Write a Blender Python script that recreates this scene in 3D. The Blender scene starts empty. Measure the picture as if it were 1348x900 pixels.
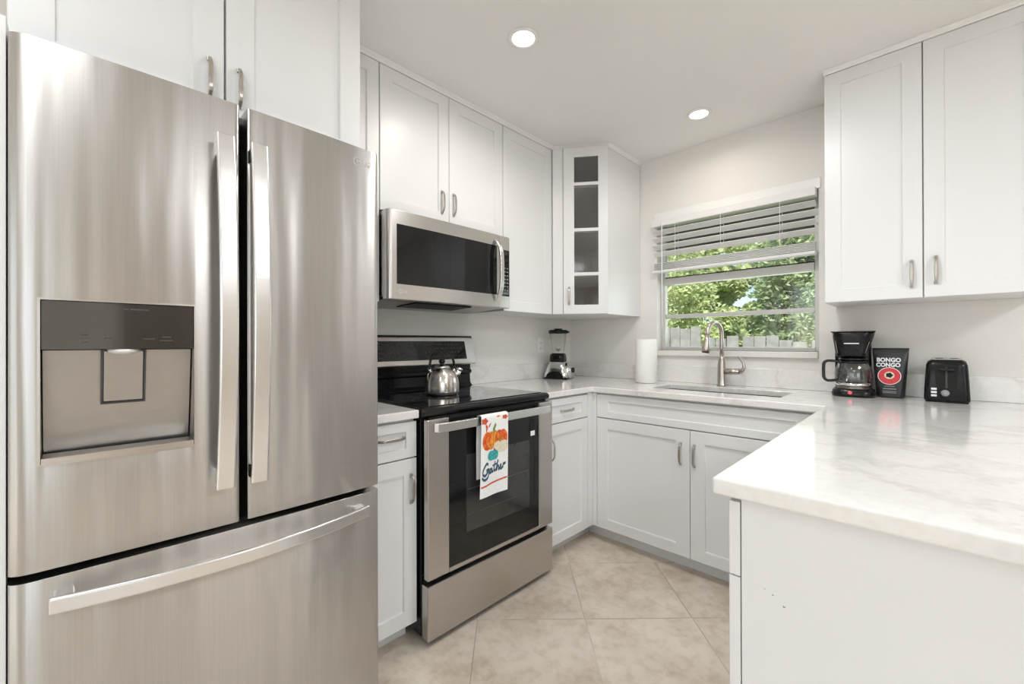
import bpy, bmesh, math, random
from mathutils import Vector, Matrix

random.seed(7)
PI = math.pi
SC = bpy.context.scene
COL = SC.collection

# ------------------------------------------------------------------ camera
cam_data = bpy.data.cameras.new('camera')
cam_data.sensor_width = 36.0
cam_data.lens = 557.5 * 36.0 / 1348.0
cam_data.clip_start = 0.02
cam = bpy.data.objects.new('camera', cam_data)
COL.objects.link(cam)
cR = Vector((0.71437, 0.69976, -0.00256)); cU = Vector((0.003475, 0.000116, 0.999994)); cF = Vector((-0.699758, 0.714377, 0.002349))
cM = Matrix((cR, cU, -cF)).transposed().to_4x4()
cM.translation = Vector((2.0544, -2.7682, 1.1707))
cam.matrix_world = cM
SC.camera = cam

# ------------------------------------------------------------------ world, sun, big lamps, exposure
SC.view_settings.view_transform = 'Standard'
SC.view_settings.look = 'None'
SC.view_settings.exposure = -0.38
SC.view_settings.gamma = 1.0
SC.view_settings.use_curve_mapping = False
SC.cycles.use_denoising = True
SC.cycles.max_bounces = 10
SC.cycles.diffuse_bounces = 6
SC.cycles.glossy_bounces = 6
SC.cycles.transmission_bounces = 8
SC.cycles.transparent_max_bounces = 16
SC.cycles.sample_clamp_indirect = 6.0
SC.cycles.caustics_reflective = False
SC.cycles.caustics_refractive = False

W = bpy.data.worlds.new('sky'); SC.world = W
W.use_nodes = True
wn = W.node_tree.nodes; wl = W.node_tree.links
wn.clear()
w_out = wn.new('ShaderNodeOutputWorld'); w_bg = wn.new('ShaderNodeBackground'); w_sky = wn.new('ShaderNodeTexSky')
w_sky.sky_type = 'NISHITA'; w_sky.sun_disc = False; w_sky.sun_elevation = math.radians(50); w_sky.sun_rotation = math.radians(200)
w_bg.inputs['Strength'].default_value = 0.30
wl.new(w_sky.outputs['Color'], w_bg.inputs['Color']); wl.new(w_bg.outputs['Background'], w_out.inputs['Surface'])

def lamp(name, kind, loc, energy, color=(1, 1, 1), size=1.0, size_y=None, direction=(0, 0, -1), spread=None, shape=None):
    d = bpy.data.lights.new(name, kind); d.energy = energy; d.color = color
    if kind == 'AREA':
        d.shape = shape or ('RECTANGLE' if size_y else 'DISK'); d.size = size
        if size_y: d.size_y = size_y
        if spread: d.spread = spread
    o = bpy.data.objects.new(name, d); COL.objects.link(o); o.location = loc
    o.rotation_euler = Vector(direction).to_track_quat('-Z', 'Y').to_euler()
    return o

sun = lamp('sun', 'SUN', (0, -6, 10), 11.0, (1.0, 0.95, 0.86), direction=(-0.35, 0.75, -0.95))
sun.data.angle = math.radians(1.0)
# daylight entering through the two glazed openings of the living area behind the camera
lamp('daylight_patio', 'AREA', (1.6, -5.80, 1.15), 16, (0.82, 0.91, 1.0), 2.6, 2.1, (0, 1, 0.05))
lamp('daylight_side', 'AREA', (5.10, -4.6, 1.35), 36, (0.82, 0.91, 1.0), 2.2, 1.5, (-1, 0.35, 0.02))
lamp('daylight_kitchen_window', 'AREA', (1.19, 0.16, 1.42), 3, (0.95, 1.0, 0.97), 0.8, 0.5, (0, -1, -0.1))
# added fill lights below the unseen living area ceiling, to even out the brightness
lamp('living_fill_light', 'AREA', (2.6, -4.3, 2.40), 13, (0.91, 0.96, 1.0), 1.2)
lamp('living_fill_light', 'AREA', (3.9, -1.9, 2.40), 58, (0.92, 0.96, 1.0), 0.9)
# added out-of-view fill lights that brighten the kitchen, above and behind the camera
lamp('kitchen_fill_light', 'AREA', (1.55, -1.35, 2.42), 14, (0.93, 0.97, 1.0), 0.20)
lamp('kitchen_fill_light', 'AREA', (1.45, -3.1, 2.42), 9, (0.93, 0.97, 1.0), 0.6)

# ------------------------------------------------------------------ materials
def new_mat(name):
    m = bpy.data.materials.new(name); m.use_nodes = True
    nt = m.node_tree; nt.nodes.clear()
    out = nt.nodes.new('ShaderNodeOutputMaterial'); b = nt.nodes.new('ShaderNodeBsdfPrincipled')
    nt.links.new(b.outputs['BSDF'], out.inputs['Surface'])
    return m, nt, b, out

def N(nt, typ, **kw):
    n = nt.nodes.new(typ)
    for k, v in kw.items(): setattr(n, k, v)
    return n

def math_node(nt, op, a, b=None, c=None):
    n = nt.nodes.new('ShaderNodeMath'); n.operation = op
    for i, v in enumerate((a, b, c)):
        if v is None: continue
        if isinstance(v, (int, float)): n.inputs[i].default_value = v
        else: nt.links.new(v, n.inputs[i])
    return n.outputs[0]

def mix_color(nt, fac, a, b, blend='MIX'):
    n = nt.nodes.new('ShaderNodeMix'); n.data_type = 'RGBA'; n.blend_type = blend
    for s, v in (('Factor', fac), ('A', a), ('B', b)):
        sock = [i for i in n.inputs if i.name == s and (i.type == 'RGBA' or s == 'Factor')][0]
        if isinstance(v, (int, float)): sock.default_value = v
        elif isinstance(v, tuple): sock.default_value = (*v, 1) if len(v) == 3 else v
        else: nt.links.new(v, sock)
    return [o for o in n.outputs if o.type == 'RGBA'][0]

def ramp(nt, fac, stops):
    r = nt.nodes.new('ShaderNodeValToRGB')
    e = r.color_ramp.elements
    while len(e) < len(stops): e.new(0.5)
    for i, (p, c) in enumerate(stops):
        e[i].position = p; e[i].color = (*c, 1)
    nt.links.new(fac, r.inputs['Fac'])
    return r.outputs['Color']

def coords(nt, scale=(1, 1, 1), rot=(0, 0, 0), world=False):
    mp = nt.nodes.new('ShaderNodeMapping')
    if world:
        g = nt.nodes.new('ShaderNodeNewGeometry'); nt.links.new(g.outputs['Position'], mp.inputs['Vector'])
    else:
        t = nt.nodes.new('ShaderNodeTexCoord'); nt.links.new(t.outputs['Object'], mp.inputs['Vector'])
    mp.inputs['Scale'].default_value = scale; mp.inputs['Rotation'].default_value = rot
    return mp.outputs['Vector']

def noise(nt, vec, scale, detail=4, rough=0.55):
    n = nt.nodes.new('ShaderNodeTexNoise'); n.inputs['Scale'].default_value = scale
    n.inputs['Detail'].default_value = detail; n.inputs['Roughness'].default_value = rough
    nt.links.new(vec, n.inputs['Vector'])
    return n.outputs['Fac']

def bump(nt, b, height, strength=0.1, dist=0.002):
    n = nt.nodes.new('ShaderNodeBump'); n.inputs['Strength'].default_value = strength; n.inputs['Distance'].default_value = dist
    nt.links.new(height, n.inputs['Height']); nt.links.new(n.outputs['Normal'], b.inputs['Normal'])

def simple(name, col, rough=0.5, metal=0.0, var=0.04, vscale=8, bstr=0.0, bscale=200, coat=0.0, spec=None, world=False):
    m, nt, b, out = new_mat(name)
    v = coords(nt, world=world)
    f = noise(nt, v, vscale)
    lo = tuple(c * (1 - var) for c in col); hi = tuple(min(1, c * (1 + var)) for c in col)
    nt.links.new(ramp(nt, f, [(0.3, lo), (0.7, hi)]), b.inputs['Base Color'])
    b.inputs['Roughness'].default_value = rough; b.inputs['Metallic'].default_value = metal
    if coat: b.inputs['Coat Weight'].default_value = coat; b.inputs['Coat Roughness'].default_value = 0.05
    if spec is not None: b.inputs['Specular IOR Level'].default_value = spec
    if bstr: bump(nt, b, noise(nt, v, bscale, 3), bstr, 0.001)
    return m

def steel(name, col, rough=0.28, aniso=0.75, rot=0.25, wave=0.0, axis=(60, 60, 1)):
    m, nt, b, out = new_mat(name)
    v = coords(nt, axis)
    f = noise(nt, v, 6.0, 3)
    lo = tuple(c * 0.95 for c in col); hi = tuple(c * 1.04 for c in col)
    nt.links.new(ramp(nt, f, [(0.3, lo), (0.7, hi)]), b.inputs['Base Color'])
    b.inputs['Metallic'].default_value = 1.0; b.inputs['Roughness'].default_value = rough
    b.inputs['Anisotropic'].default_value = aniso; b.inputs['Anisotropic Rotation'].default_value = rot
    t = nt.nodes.new('ShaderNodeTangent'); t.direction_type = 'RADIAL'; t.axis = 'Z'
    nt.links.new(t.outputs['Tangent'], b.inputs['Tangent'])
    if wave:
        v2 = coords(nt, (3, 9, 0.9)); h = noise(nt, v2, 1.6, 1, 0.4)
        bump(nt, b, h, wave, 0.01)
    return m

def glass(name, tint=(1, 1, 1), opacity=0.08, rough=0.02):
    m = bpy.data.materials.new(name); m.use_nodes = True
    nt = m.node_tree; nt.nodes.clear()
    out = nt.nodes.new('ShaderNodeOutputMaterial')
    tr = nt.nodes.new('ShaderNodeBsdfTransparent'); tr.inputs['Color'].default_value = (*tint, 1)
    gl = nt.nodes.new('ShaderNodeBsdfGlossy'); gl.inputs['Roughness'].default_value = rough
    fr = nt.nodes.new('ShaderNodeLayerWeight'); fr.inputs['Blend'].default_value = 0.5
    f = math_node(nt, 'ADD', math_node(nt, 'MULTIPLY', math_node(nt, 'POWER', fr.outputs['Facing'], 4.0), 0.8), opacity + 0.035)
    v = coords(nt); f = math_node(nt, 'MULTIPLY', f, math_node(nt, 'ADD', noise(nt, v, 3, 1), 0.5))
    mx = nt.nodes.new('ShaderNodeMixShader')
    nt.links.new(f, mx.inputs[0]); nt.links.new(tr.outputs[0], mx.inputs[1]); nt.links.new(gl.outputs[0], mx.inputs[2])
    nt.links.new(mx.outputs[0], out.inputs['Surface'])
    return m

def emit(name, col, strength):
    m, nt, b, out = new_mat(name)
    b.inputs['Base Color'].default_value = (*col, 1)
    b.inputs['Emission Color'].default_value = (*col, 1); b.inputs['Emission Strength'].default_value = strength
    return m

M = {}
M['cab'] = simple('white cabinet lacquer', (0.775, 0.78, 0.785), 0.32, var=0.006, vscale=3)
M['kick'] = simple('toe kick paint', (0.74, 0.74, 0.73), 0.5, var=0.02)
M['wall'] = simple('warm white wall paint', (0.82, 0.80, 0.77), 0.6, var=0.012, vscale=2, bstr=0.08, bscale=120, world=True)
M['wall_far'] = simple('beige wall paint', (0.72, 0.66, 0.58), 0.7, var=0.02, world=True)
M['trim'] = simple('white trim paint', (0.86, 0.86, 0.85), 0.35, var=0.008)
M['stone_sill'] = simple('pale stone sill', (0.80, 0.77, 0.72), 0.3, var=0.04, vscale=20)
M['nickel'] = simple('brushed nickel', (0.50, 0.47, 0.43), 0.3, 1.0, var=0.05, vscale=60)
M['faucet'] = simple('satin nickel', (0.52, 0.47, 0.43), 0.28, 1.0, var=0.04, vscale=40)
M['steel'] = steel('brushed stainless steel', (0.52, 0.505, 0.485), 0.32, 0.8, 0.25, 0.4)
M['steel_h'] = steel('brushed stainless trim', (0.57, 0.545, 0.52), 0.28, 0.6, 0.25, 0.0, (60, 2, 60))
M['steel_handle'] = simple('satin steel handle', (0.74, 0.735, 0.73), 0.26, 1.0, var=0.02, vscale=40)
M['steel_dark'] = simple('grey steel recess', (0.42, 0.405, 0.385), 0.36, 1.0, var=0.03, vscale=30)
M['chrome'] = simple('polished chrome', (0.80, 0.79, 0.78), 0.08, 1.0, var=0.01)
M['fridge_body'] = simple('grey painted case', (0.30, 0.31, 0.32), 0.45, 0.0, var=0.02)
M['black'] = simple('black plastic', (0.008, 0.008, 0.009), 0.2, var=0.1, spec=0.3)
M['black_matte'] = simple('matte black', (0.011, 0.011, 0.011), 0.5, var=0.1, spec=0.25)
M['black_glass'] = simple('black glass', (0.006, 0.006, 0.007), 0.04, var=0.05, coat=0.15, spec=0.4)
M['cooktop'] = simple('black ceramic glass', (0.008, 0.008, 0.009), 0.06, var=0.05, coat=0.8)
M['panel_mirror'] = simple('dark mirrored control glass', (0.13, 0.13, 0.125), 0.08, 0.75, var=0.03)
M['mark'] = simple('grey printed marks', (0.30, 0.30, 0.31), 0.5, var=0.05)
M['mark_dark'] = simple('dark printed marks', (0.06, 0.06, 0.06), 0.5, var=0.05)
M['white_mark'] = simple('white printed marks', (0.82, 0.82, 0.82), 0.5, var=0.02)
M['red_mark'] = simple('red printed disc', (0.62, 0.035, 0.05), 0.45, var=0.15, vscale=120)
M['white_plastic'] = simple('white plastic', (0.86, 0.86, 0.85), 0.35, var=0.01)
M['paper'] = simple('white paper towel', (0.88, 0.87, 0.84), 0.9, var=0.02, vscale=60, bstr=0.4, bscale=160)
M['cardboard'] = simple('cardboard', (0.45, 0.33, 0.22), 0.9)
M['cloth'] = simple('white cotton cloth', (0.86, 0.86, 0.86), 0.9, var=0.03, vscale=90, bstr=0.4, bscale=500)
M['c_orange'] = simple('orange print', (0.72, 0.13, 0.015), 0.9, var=0.45, vscale=70)
M['c_orange2'] = simple('amber print', (0.85, 0.32, 0.03), 0.9, var=0.25, vscale=90)
M['c_red'] = simple('red print', (0.60, 0.09, 0.05), 0.9, var=0.3, vscale=120)
M['c_teal'] = simple('teal print', (0.05, 0.36, 0.38), 0.9, var=0.4, vscale=140)
M['c_cream'] = simple('cream print', (0.74, 0.66, 0.50), 0.9, var=0.15, vscale=120)
M['c_green'] = simple('green print', (0.17, 0.28, 0.06), 0.9, var=0.3, vscale=120)
M['c_navy'] = simple('slate blue print', (0.05, 0.10, 0.15), 0.9, var=0.2, vscale=120)
M['cab_glass'] = glass('shade-tinted cabinet glass', (0.90, 0.90, 0.90), 0.05, 0.08)  # grey tint puts the shade of the enclosed interior into the panes
M['win_glass'] = glass('window glass', (0.97, 0.98, 0.97), 0.02)
M['clear_glass'] = glass('clear glass', (0.97, 0.975, 0.975), 0.03)
M['jar_glass'] = glass('clear jar', (0.985, 0.99, 0.985), -0.005)
M['alu'] = simple('window aluminium', (0.62, 0.61, 0.59), 0.4, 0.2, var=0.03)
M['slat'] = simple('white blind slat', (0.82, 0.81, 0.80), 0.45, var=0.01)
M['lamp_glow'] = emit('recessed lamp glow', (1.0, 0.93, 0.82), 14.0)
M['led_red'] = emit('red indicator', (0.8, 0.10, 0.10), 0.5)
M['wood_fence'] = simple('weathered fence board', (0.27, 0.27, 0.26), 0.85, var=0.22, vscale=9)
M['grass'] = simple('grass', (0.13, 0.20, 0.05), 0.9, var=0.4, vscale=5)
M['eave'] = simple('dark brown eave paint', (0.055, 0.042, 0.035), 0.7, var=0.15)
M['bark'] = simple('bark', (0.13, 0.10, 0.07), 0.9, var=0.3)

def leaf_mat(name, a, b2):
    m, nt, b, out = new_mat(name)
    v = coords(nt); f = noise(nt, v, 2.6, 5)
    nt.links.new(ramp(nt, f, [(0.35, a), (0.65, b2)]), b.inputs['Base Color'])
    b.inputs['Roughness'].default_value = 0.55
    tl = nt.nodes.new('ShaderNodeBsdfTranslucent'); tl.inputs['Color'].default_value = (*b2, 1)
    mx = nt.nodes.new('ShaderNodeMixShader'); mx.inputs[0].default_value = 0.4
    nt.links.new(b.outputs[0], mx.inputs[1]); nt.links.new(tl.outputs[0], mx.inputs[2]); nt.links.new(mx.outputs[0], out.inputs['Surface'])
    return m
M['leaf_bright'] = leaf_mat('bright leaves', (0.34, 0.45, 0.19), (0.70, 0.75, 0.42))
M['leaf_mid'] = leaf_mat('green leaves', (0.23, 0.33, 0.17), (0.50, 0.59, 0.35))

def quartz():
    m, nt, b, out = new_mat('white veined quartz')
    v = coords(nt, world=True)
    w = nt.nodes.new('ShaderNodeMapping'); nt.links.new(v, w.inputs['Vector']); w.inputs['Rotation'].default_value = (0.3, 0.2, 0.7)
    n1 = noise(nt, w.outputs['Vector'], 2.2, 8, 0.6)
    band = math_node(nt, 'ABSOLUTE', math_node(nt, 'SUBTRACT', n1, 0.5))
    vein = ramp(nt, band, [(0.0, (0.66, 0.635, 0.60)), (0.03, (0.80, 0.785, 0.765))])
    sp = noise(nt, w.outputs['Vector'], 60, 3)
    c = mix_color(nt, 0.35, vein, ramp(nt, sp, [(0.35, (0.71, 0.69, 0.66)), (0.6, (0.82, 0.81, 0.80))]))
    nt.links.new(c, b.inputs['Base Color'])
    b.inputs['Roughness'].default_value = 0.13; b.inputs['Coat Weight'].default_value = 0.25; b.inputs['Coat Roughness'].default_value = 0.06
    return m
M['quartz'] = quartz()

def floor_tiles():
    m, nt, b, out = new_mat('diagonal travertine tile')
    g = nt.nodes.new('ShaderNodeNewGeometry'); s = nt.nodes.new('ShaderNodeSeparateXYZ'); nt.links.new(g.outputs['Position'], s.inputs[0])
    r2 = 1 / math.sqrt(2); T = 0.457
    u = math_node(nt, 'DIVIDE', math_node(nt, 'SUBTRACT', math_node(nt, 'MULTIPLY', math_node(nt, 'ADD', s.outputs[0], s.outputs[1]), r2), -0.18), T)
    w = math_node(nt, 'DIVIDE', math_node(nt, 'SUBTRACT', math_node(nt, 'MULTIPLY', math_node(nt, 'SUBTRACT', s.outputs[0], s.outputs[1]), r2), 1.615), T)
    def edge(x):
        f = math_node(nt, 'FRACT', x)
        return math_node(nt, 'MINIMUM', f, math_node(nt, 'SUBTRACT', 1.0, f))
    d = math_node(nt, 'MINIMUM', edge(u), edge(w))
    grout = math_node(nt, 'LESS_THAN', d, 0.0048)
    cx = nt.nodes.new('ShaderNodeCombineXYZ')
    nt.links.new(math_node(nt, 'FLOOR', u), cx.inputs[0]); nt.links.new(math_node(nt, 'FLOOR', w), cx.inputs[1])
    wn2 = nt.nodes.new('ShaderNodeTexWhiteNoise'); nt.links.new(cx.outputs[0], wn2.inputs['Vector'])
    off = nt.nodes.new('ShaderNodeVectorMath'); off.operation = 'MULTIPLY_ADD'
    nt.links.new(wn2.outputs['Color'], off.inputs[0]); off.inputs[1].default_value = (7, 7, 7); nt.links.new(g.outputs['Position'], off.inputs[2])
    n1 = noise(nt, off.outputs[0], 5.0, 8, 0.62); n2 = noise(nt, off.outputs[0], 22.0, 6, 0.6)
    c1 = ramp(nt, n1, [(0.36, (0.55, 0.45, 0.355)), (0.5, (0.70, 0.615, 0.52)), (0.64, (0.79, 0.72, 0.635))])
    c2 = ramp(nt, n2, [(0.36, (0.50, 0.395, 0.30)), (0.54, (0.76, 0.675, 0.58))])
    c = mix_color(nt, 0.35, c1, c2)
    tone = ramp(nt, wn2.outputs['Value'], [(0.0, (0.93, 0.93, 0.93)), (1.0, (1.05, 1.05, 1.05))])
    c = mix_color(nt, 1.0, c, tone, 'MULTIPLY')
    gn = noise(nt, off.outputs[0], 3.0, 2)
    gc = ramp(nt, gn, [(0.45, (0.38, 0.32, 0.26)), (0.6, (0.66, 0.60, 0.53))])
    nt.links.new(mix_color(nt, grout, c, gc), b.inputs['Base Color'])
    b.inputs['Roughness'].default_value = 0.38
    hgt = math_node(nt, 'ADD', math_node(nt, 'MULTIPLY', n2, 0.25), math_node(nt, 'MULTIPLY', math_node(nt, 'SUBTRACT', 1.0, grout), 1.0))
    bump(nt, b, hgt, 0.25, 0.002)
    return m
M['floor'] = floor_tiles()

def ceiling_mat():
    m, nt, b, out = new_mat('stippled ceiling paint')
    v = coords(nt, world=True)
    f = noise(nt, v, 3, 3)
    nt.links.new(ramp(nt, f, [(0.3, (0.84, 0.835, 0.815)), (0.7, (0.86, 0.855, 0.835))]), b.inputs['Base Color'])
    b.inputs['Roughness'].default_value = 0.8
    bump(nt, b, noise(nt, v, 55, 4), 0.35, 0.004)
    return m
M['ceiling'] = ceiling_mat()

# ------------------------------------------------------------------ mesh helpers
class MB:
    """collects shapes, then links them as one mesh object"""
    def __init__(self): self.bm = bmesh.new(); self.mats = []
    def mi(self, mat):
        if mat is None: return 0
        if mat not in self.mats: self.mats.append(mat)
        return self.mats.index(mat)
    def _add(self, verts, faces, mat=None, smooth=False):
        vs = [self.bm.verts.new(v) for v in verts]; k = self.mi(mat); out = []
        for f in faces:
            try:
                fc = self.bm.faces.new([vs[i] for i in f]); fc.material_index = k; fc.smooth = smooth; out.append(fc)
            except ValueError: pass
        return vs, out
    def box(self, x0, x1, y0, y1, z0, z1, bevel=0.0, mat=None, seg=2):
        if x0 > x1: x0, x1 = x1, x0
        if y0 > y1: y0, y1 = y1, y0
        if z0 > z1: z0, z1 = z1, z0
        v = [(x0, y0, z0), (x1, y0, z0), (x1, y1, z0), (x0, y1, z0), (x0, y0, z1), (x1, y0, z1), (x1, y1, z1), (x0, y1, z1)]
        f = [(0, 3, 2, 1), (4, 5, 6, 7), (0, 1, 5, 4), (1, 2, 6, 5), (2, 3, 7, 6), (3, 0, 4, 7)]
        vs, fs = self._add(v, f, mat)
        if bevel > 0:
            es = list({e for fc in fs for e in fc.edges})
            bmesh.ops.bevel(self.bm, geom=es, offset=bevel, segments=seg, affect='EDGES', profile=0.5)
        return self
    def prism(self, pts, z0, z1, mat=None, axis='z', smooth=False):
        """closed outline pts (2-D) extruded; axis z: (x,y), axis y: (x,z), axis x: (y,z)"""
        def P(p, h):
            return {'z': (p[0], p[1], h), 'y': (p[0], h, p[1]), 'x': (h, p[0], p[1])}[axis]
        n = len(pts)
        v = [P(p, z0) for p in pts] + [P(p, z1) for p in pts]
        f = [tuple(range(n - 1, -1, -1)), tuple(range(n, 2 * n))] + [(i, (i + 1) % n, n + (i + 1) % n, n + i) for i in range(n)]
        self._add(v, f, mat, smooth)
        return self
    def lathe(self, prof, c=(0, 0, 0), seg=32, mat=None, axis='z', smooth=True):
        """profile (r, h) turned about axis through c"""
        rings = []; k = self.mi(mat)
        for r, h in prof:
            ring = []
            for i in range(seg):
                a = 2 * PI * i / seg
                x, y = r * math.cos(a), r * math.sin(a)
                p = {'z': (x, y, h), 'y': (x, h, y), 'x': (h, x, y)}[axis]
                ring.append(self.bm.verts.new((c[0] + p[0], c[1] + p[1], c[2] + p[2])))
            rings.append(ring)
        for a, b in zip(rings, rings[1:]):
            for i in range(seg):
                j = (i + 1) % seg
                fc = self.bm.faces.new((a[i], a[j], b[j], b[i])); fc.smooth = smooth; fc.material_index = k
        for ring, flip in ((rings[0], True), (rings[-1], False)):
            fc = self.bm.faces.new(ring[::-1] if flip else ring); fc.material_index = k
        return self
    def tube(self, pts, r, seg=12, mat=None, flat=None, up=(0, 0, 1)):
        """swept tube through pts; r number or list; flat = (half width, half thick) list for a flat bar"""
        pts = [Vector(p) for p in pts]; n = len(pts); rings = []; k = self.mi(mat)
        prev = None
        for i, p in enumerate(pts):
            t = (pts[min(i + 1, n - 1)] - pts[max(i - 1, 0)]).normalized()
            if prev is None:
                u = Vector(up); u = (u - t * u.dot(t))
                if u.length < 1e-4: u = Vector((1, 0, 0)) - t * t.x
                u.normalize()
            else:
                u = (prev - t * prev.dot(t)).normalized()
            prev = u; w = t.cross(u)
            ring = []
            if flat:
                a, b = flat[i] if isinstance(flat, list) else flat
                e = min(a, b) * 0.5
                sq = [(a, b - e), (a - e, b), (-a + e, b), (-a, b - e), (-a, -b + e), (-a + e, -b), (a - e, -b), (a, -b + e)]
                ring = [self.bm.verts.new(p + u * s + w * q) for s, q in sq]
            else:
                rr = r[i] if isinstance(r, (list, tuple)) else r
                ring = [self.bm.verts.new(p + u * rr * math.cos(2 * PI * j / seg) + w * rr * math.sin(2 * PI * j / seg)) for j in range(seg)]
            rings.append(ring)
        m = len(rings[0])
        for a, b in zip(rings, rings[1:]):
            for i in range(m):
                j = (i + 1) % m
                fc = self.bm.faces.new((a[i], a[j], b[j], b[i])); fc.smooth = not flat; fc.material_index = k
        for ring in (rings[0][::-1], rings[-1]):
            fc = self.bm.faces.new(ring); fc.material_index = k
        return self
    def build(self, name, mat=None, parent=None, loc=None, rz=0.0, smooth_angle=None, bevel=None, recalc=True):
        if recalc: bmesh.ops.recalc_face_normals(self.bm, faces=self.bm.faces[:])
        me = bpy.data.meshes.new(name); self.bm.to_mesh(me); self.bm.free()
        mats = self.mats if self.mats else [mat]
        for mm in mats: me.materials.append(mm)
        o = bpy.data.objects.new(name, me); COL.objects.link(o)
        if parent is not None: o.parent = parent
        if loc: o.location = loc
        if rz: o.rotation_euler = (0, 0, rz)
        if bevel:
            b = o.modifiers.new('bevel', 'BEVEL'); b.width = bevel; b.segments = 3; b.limit_method = 'ANGLE'; b.angle_limit = math.radians(40)
        return o

def tag(o, label, cat, group=None, kind=None):
    o['label'] = label; o['category'] = cat
    if group: o['group'] = group
    if kind: o['kind'] = kind
    return o

def thing(name, label, cat, loc=(0, 0, 0), rz=0.0, group=None):
    o = bpy.data.objects.new(name, None); COL.objects.link(o)
    o.location = loc; o.rotation_euler = (0, 0, rz); o.empty_display_size = 0.05
    return tag(o, label, cat, group)

def struct(o):
    o['kind'] = 'structure'; return o

def text_mesh(mb, body, size, frame, mat, depth=0.0004, bold=0.0, xscale=1.0):
    """adds lettering to mb; frame = (origin, right, up, normal) vectors; text centred on origin"""
    cu = bpy.data.curves.new('lettering', 'FONT'); cu.body = body; cu.size = size; cu.align_x = 'CENTER'; cu.align_y = 'CENTER'
    cu.offset = bold; cu.resolution_u = 3
    ob = bpy.data.objects.new('lettering', cu); COL.objects.link(ob)
    dg = bpy.context.evaluated_depsgraph_get(); dg.update()
    me = bpy.data.meshes.new_from_object(ob.evaluated_get(dg))
    o, r, u, n = (Vector(q) for q in frame)
    vs = [o + r * (v.co.x * xscale) + u * v.co.y + n * depth for v in me.vertices]
    mb._add([tuple(v) for v in vs], [tuple(p.vertices) for p in me.polygons], mat)
    bpy.data.objects.remove(ob); bpy.data.curves.remove(cu); bpy.data.meshes.remove(me)

def ribbon(mb, pts, w, place, mat, depth=0.0006):
    """flat brush stroke through 2-D pts; place(x, y, depth) -> 3-D"""
    pts = [Vector((p[0], p[1])) for p in pts]; L = []
    for i, p in enumerate(pts):
        t = pts[min(i + 1, len(pts) - 1)] - pts[max(i - 1, 0)]
        if t.length < 1e-9: t = Vector((1, 0))
        t.normalize(); nn = Vector((-t.y, t.x))
        ww = w if not isinstance(w, list) else w[i]
        L.append((p + nn * ww / 2, p - nn * ww / 2))
    v = []; f = []
    for a, b in L: v += [place(a.x, a.y, depth), place(b.x, b.y, depth)]
    for i in range(len(L) - 1): f.append((2 * i, 2 * i + 1, 2 * i + 3, 2 * i + 2))
    mb._add(v, f, mat)

def blob(mb, cx, cy, rx, ry, place, mat, depth, lobes=0, amp=0.0, seg=28, rot=0.0):
    v = [place(cx, cy, depth)]; f = []
    for i in range(seg):
        a = 2 * PI * i / seg; k = 1 + amp * math.cos(lobes * a)
        x, y = rx * k * math.cos(a), ry * k * math.sin(a)
        v.append(place(cx + x * math.cos(rot) - y * math.sin(rot), cy + x * math.sin(rot) + y * math.cos(rot), depth))
    for i in range(seg): f.append((0, 1 + i, 1 + (i + 1) % seg))
    mb._add(v, f, mat)

# ------------------------------------------------------------------ dimensions
ZC = 2.434            # ceiling
ZT = 0.912            # worktop
ZU0, ZU1 = 1.354, 2.413   # wall cabinets
YR0, YR1 = -1.841, -1.079  # range
XF = 0.823            # fridge front
WX0, WX1, WZ0, WZ1 = 0.735, 1.643, 1.118, 2.000   # window opening
RX1, RY0 = 5.3, -6.0  # far walls of the open room

# ------------------------------------------------------------------ structure
mb = MB(); mb.box(-0.15, RX1 + 0.15, RY0 - 0.15, 0.15, -0.12, 0.0)
struct(mb.build('floor', M['floor']))
mb = MB(); mb.box(-0.15, RX1 + 0.15, RY0 - 0.15, 0.15, ZC, ZC + 0.15)
struct(mb.build('ceiling', M['ceiling']))
mb = MB(); mb.box(-0.15, 0.0, RY0 - 0.15, 0.15, 0.0, ZC)
struct(mb.build('wall_left', M['wall']))
mb = MB()
mb.box(0, WX0, 0, 0.15, 0, ZC); mb.box(WX1, RX1, 0, 0.15, 0, ZC)
mb.box(WX0, WX1, 0, 0.15, 0, WZ0); mb.box(WX0, WX1, 0, 0.15, WZ1, ZC)
struct(mb.build('wall_back', M['wall']))
mb = MB()
mb.box(RX1, RX1 + 0.15, -3.5, 0.15, 0, ZC); mb.box(RX1, RX1 + 0.15, RY0 - 0.15, -5.7, 0, ZC)
mb.box(RX1, RX1 + 0.15, -5.7, -3.5, 0, 0.6); mb.box(RX1, RX1 + 0.15, -5.7, -3.5, 2.1, ZC)
struct(mb.build('wall_right', M['wall_far']))
mb = MB()
mb.box(0, 0.3, RY0 - 0.15, RY0, 0, ZC); mb.box(2.9, RX1, RY0 - 0.15, RY0, 0, ZC); mb.box(0.3, 2.9, RY0 - 0.15, RY0, 2.2, ZC)
struct(mb.build('wall_front', M['wall_far']))
mb = MB()   # window of the living area
for y in (-5.7, -4.63, -3.56): mb.box(RX1 + 0.02, RX1 + 0.07, y, y + 0.06, 0.6, 2.1)
mb.box(RX1 + 0.02, RX1 + 0.07, -5.7, -3.5, 0.6, 0.66); mb.box(RX1 + 0.02, RX1 + 0.07, -5.7, -3.5, 2.04, 2.1)
o = struct(mb.build('window_2', M['trim']))
mb = MB(); mb.box(RX1 + 0.04, RX1 + 0.046, -5.64, -3.56, 0.66, 2.04); struct(mb.build('pane', M['win_glass'], o))
mb = MB()
for x in (0.3, 1.57, 2.84): mb.box(x, x + 0.06, RY0 - 0.08, RY0 - 0.03, 0, 2.2)
mb.box(0.3, 2.9, RY0 - 0.08, RY0 - 0.03, 2.14, 2.2); mb.box(0.3, 2.9, RY0 - 0.08, RY0 - 0.03, 0, 0.06)
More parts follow.
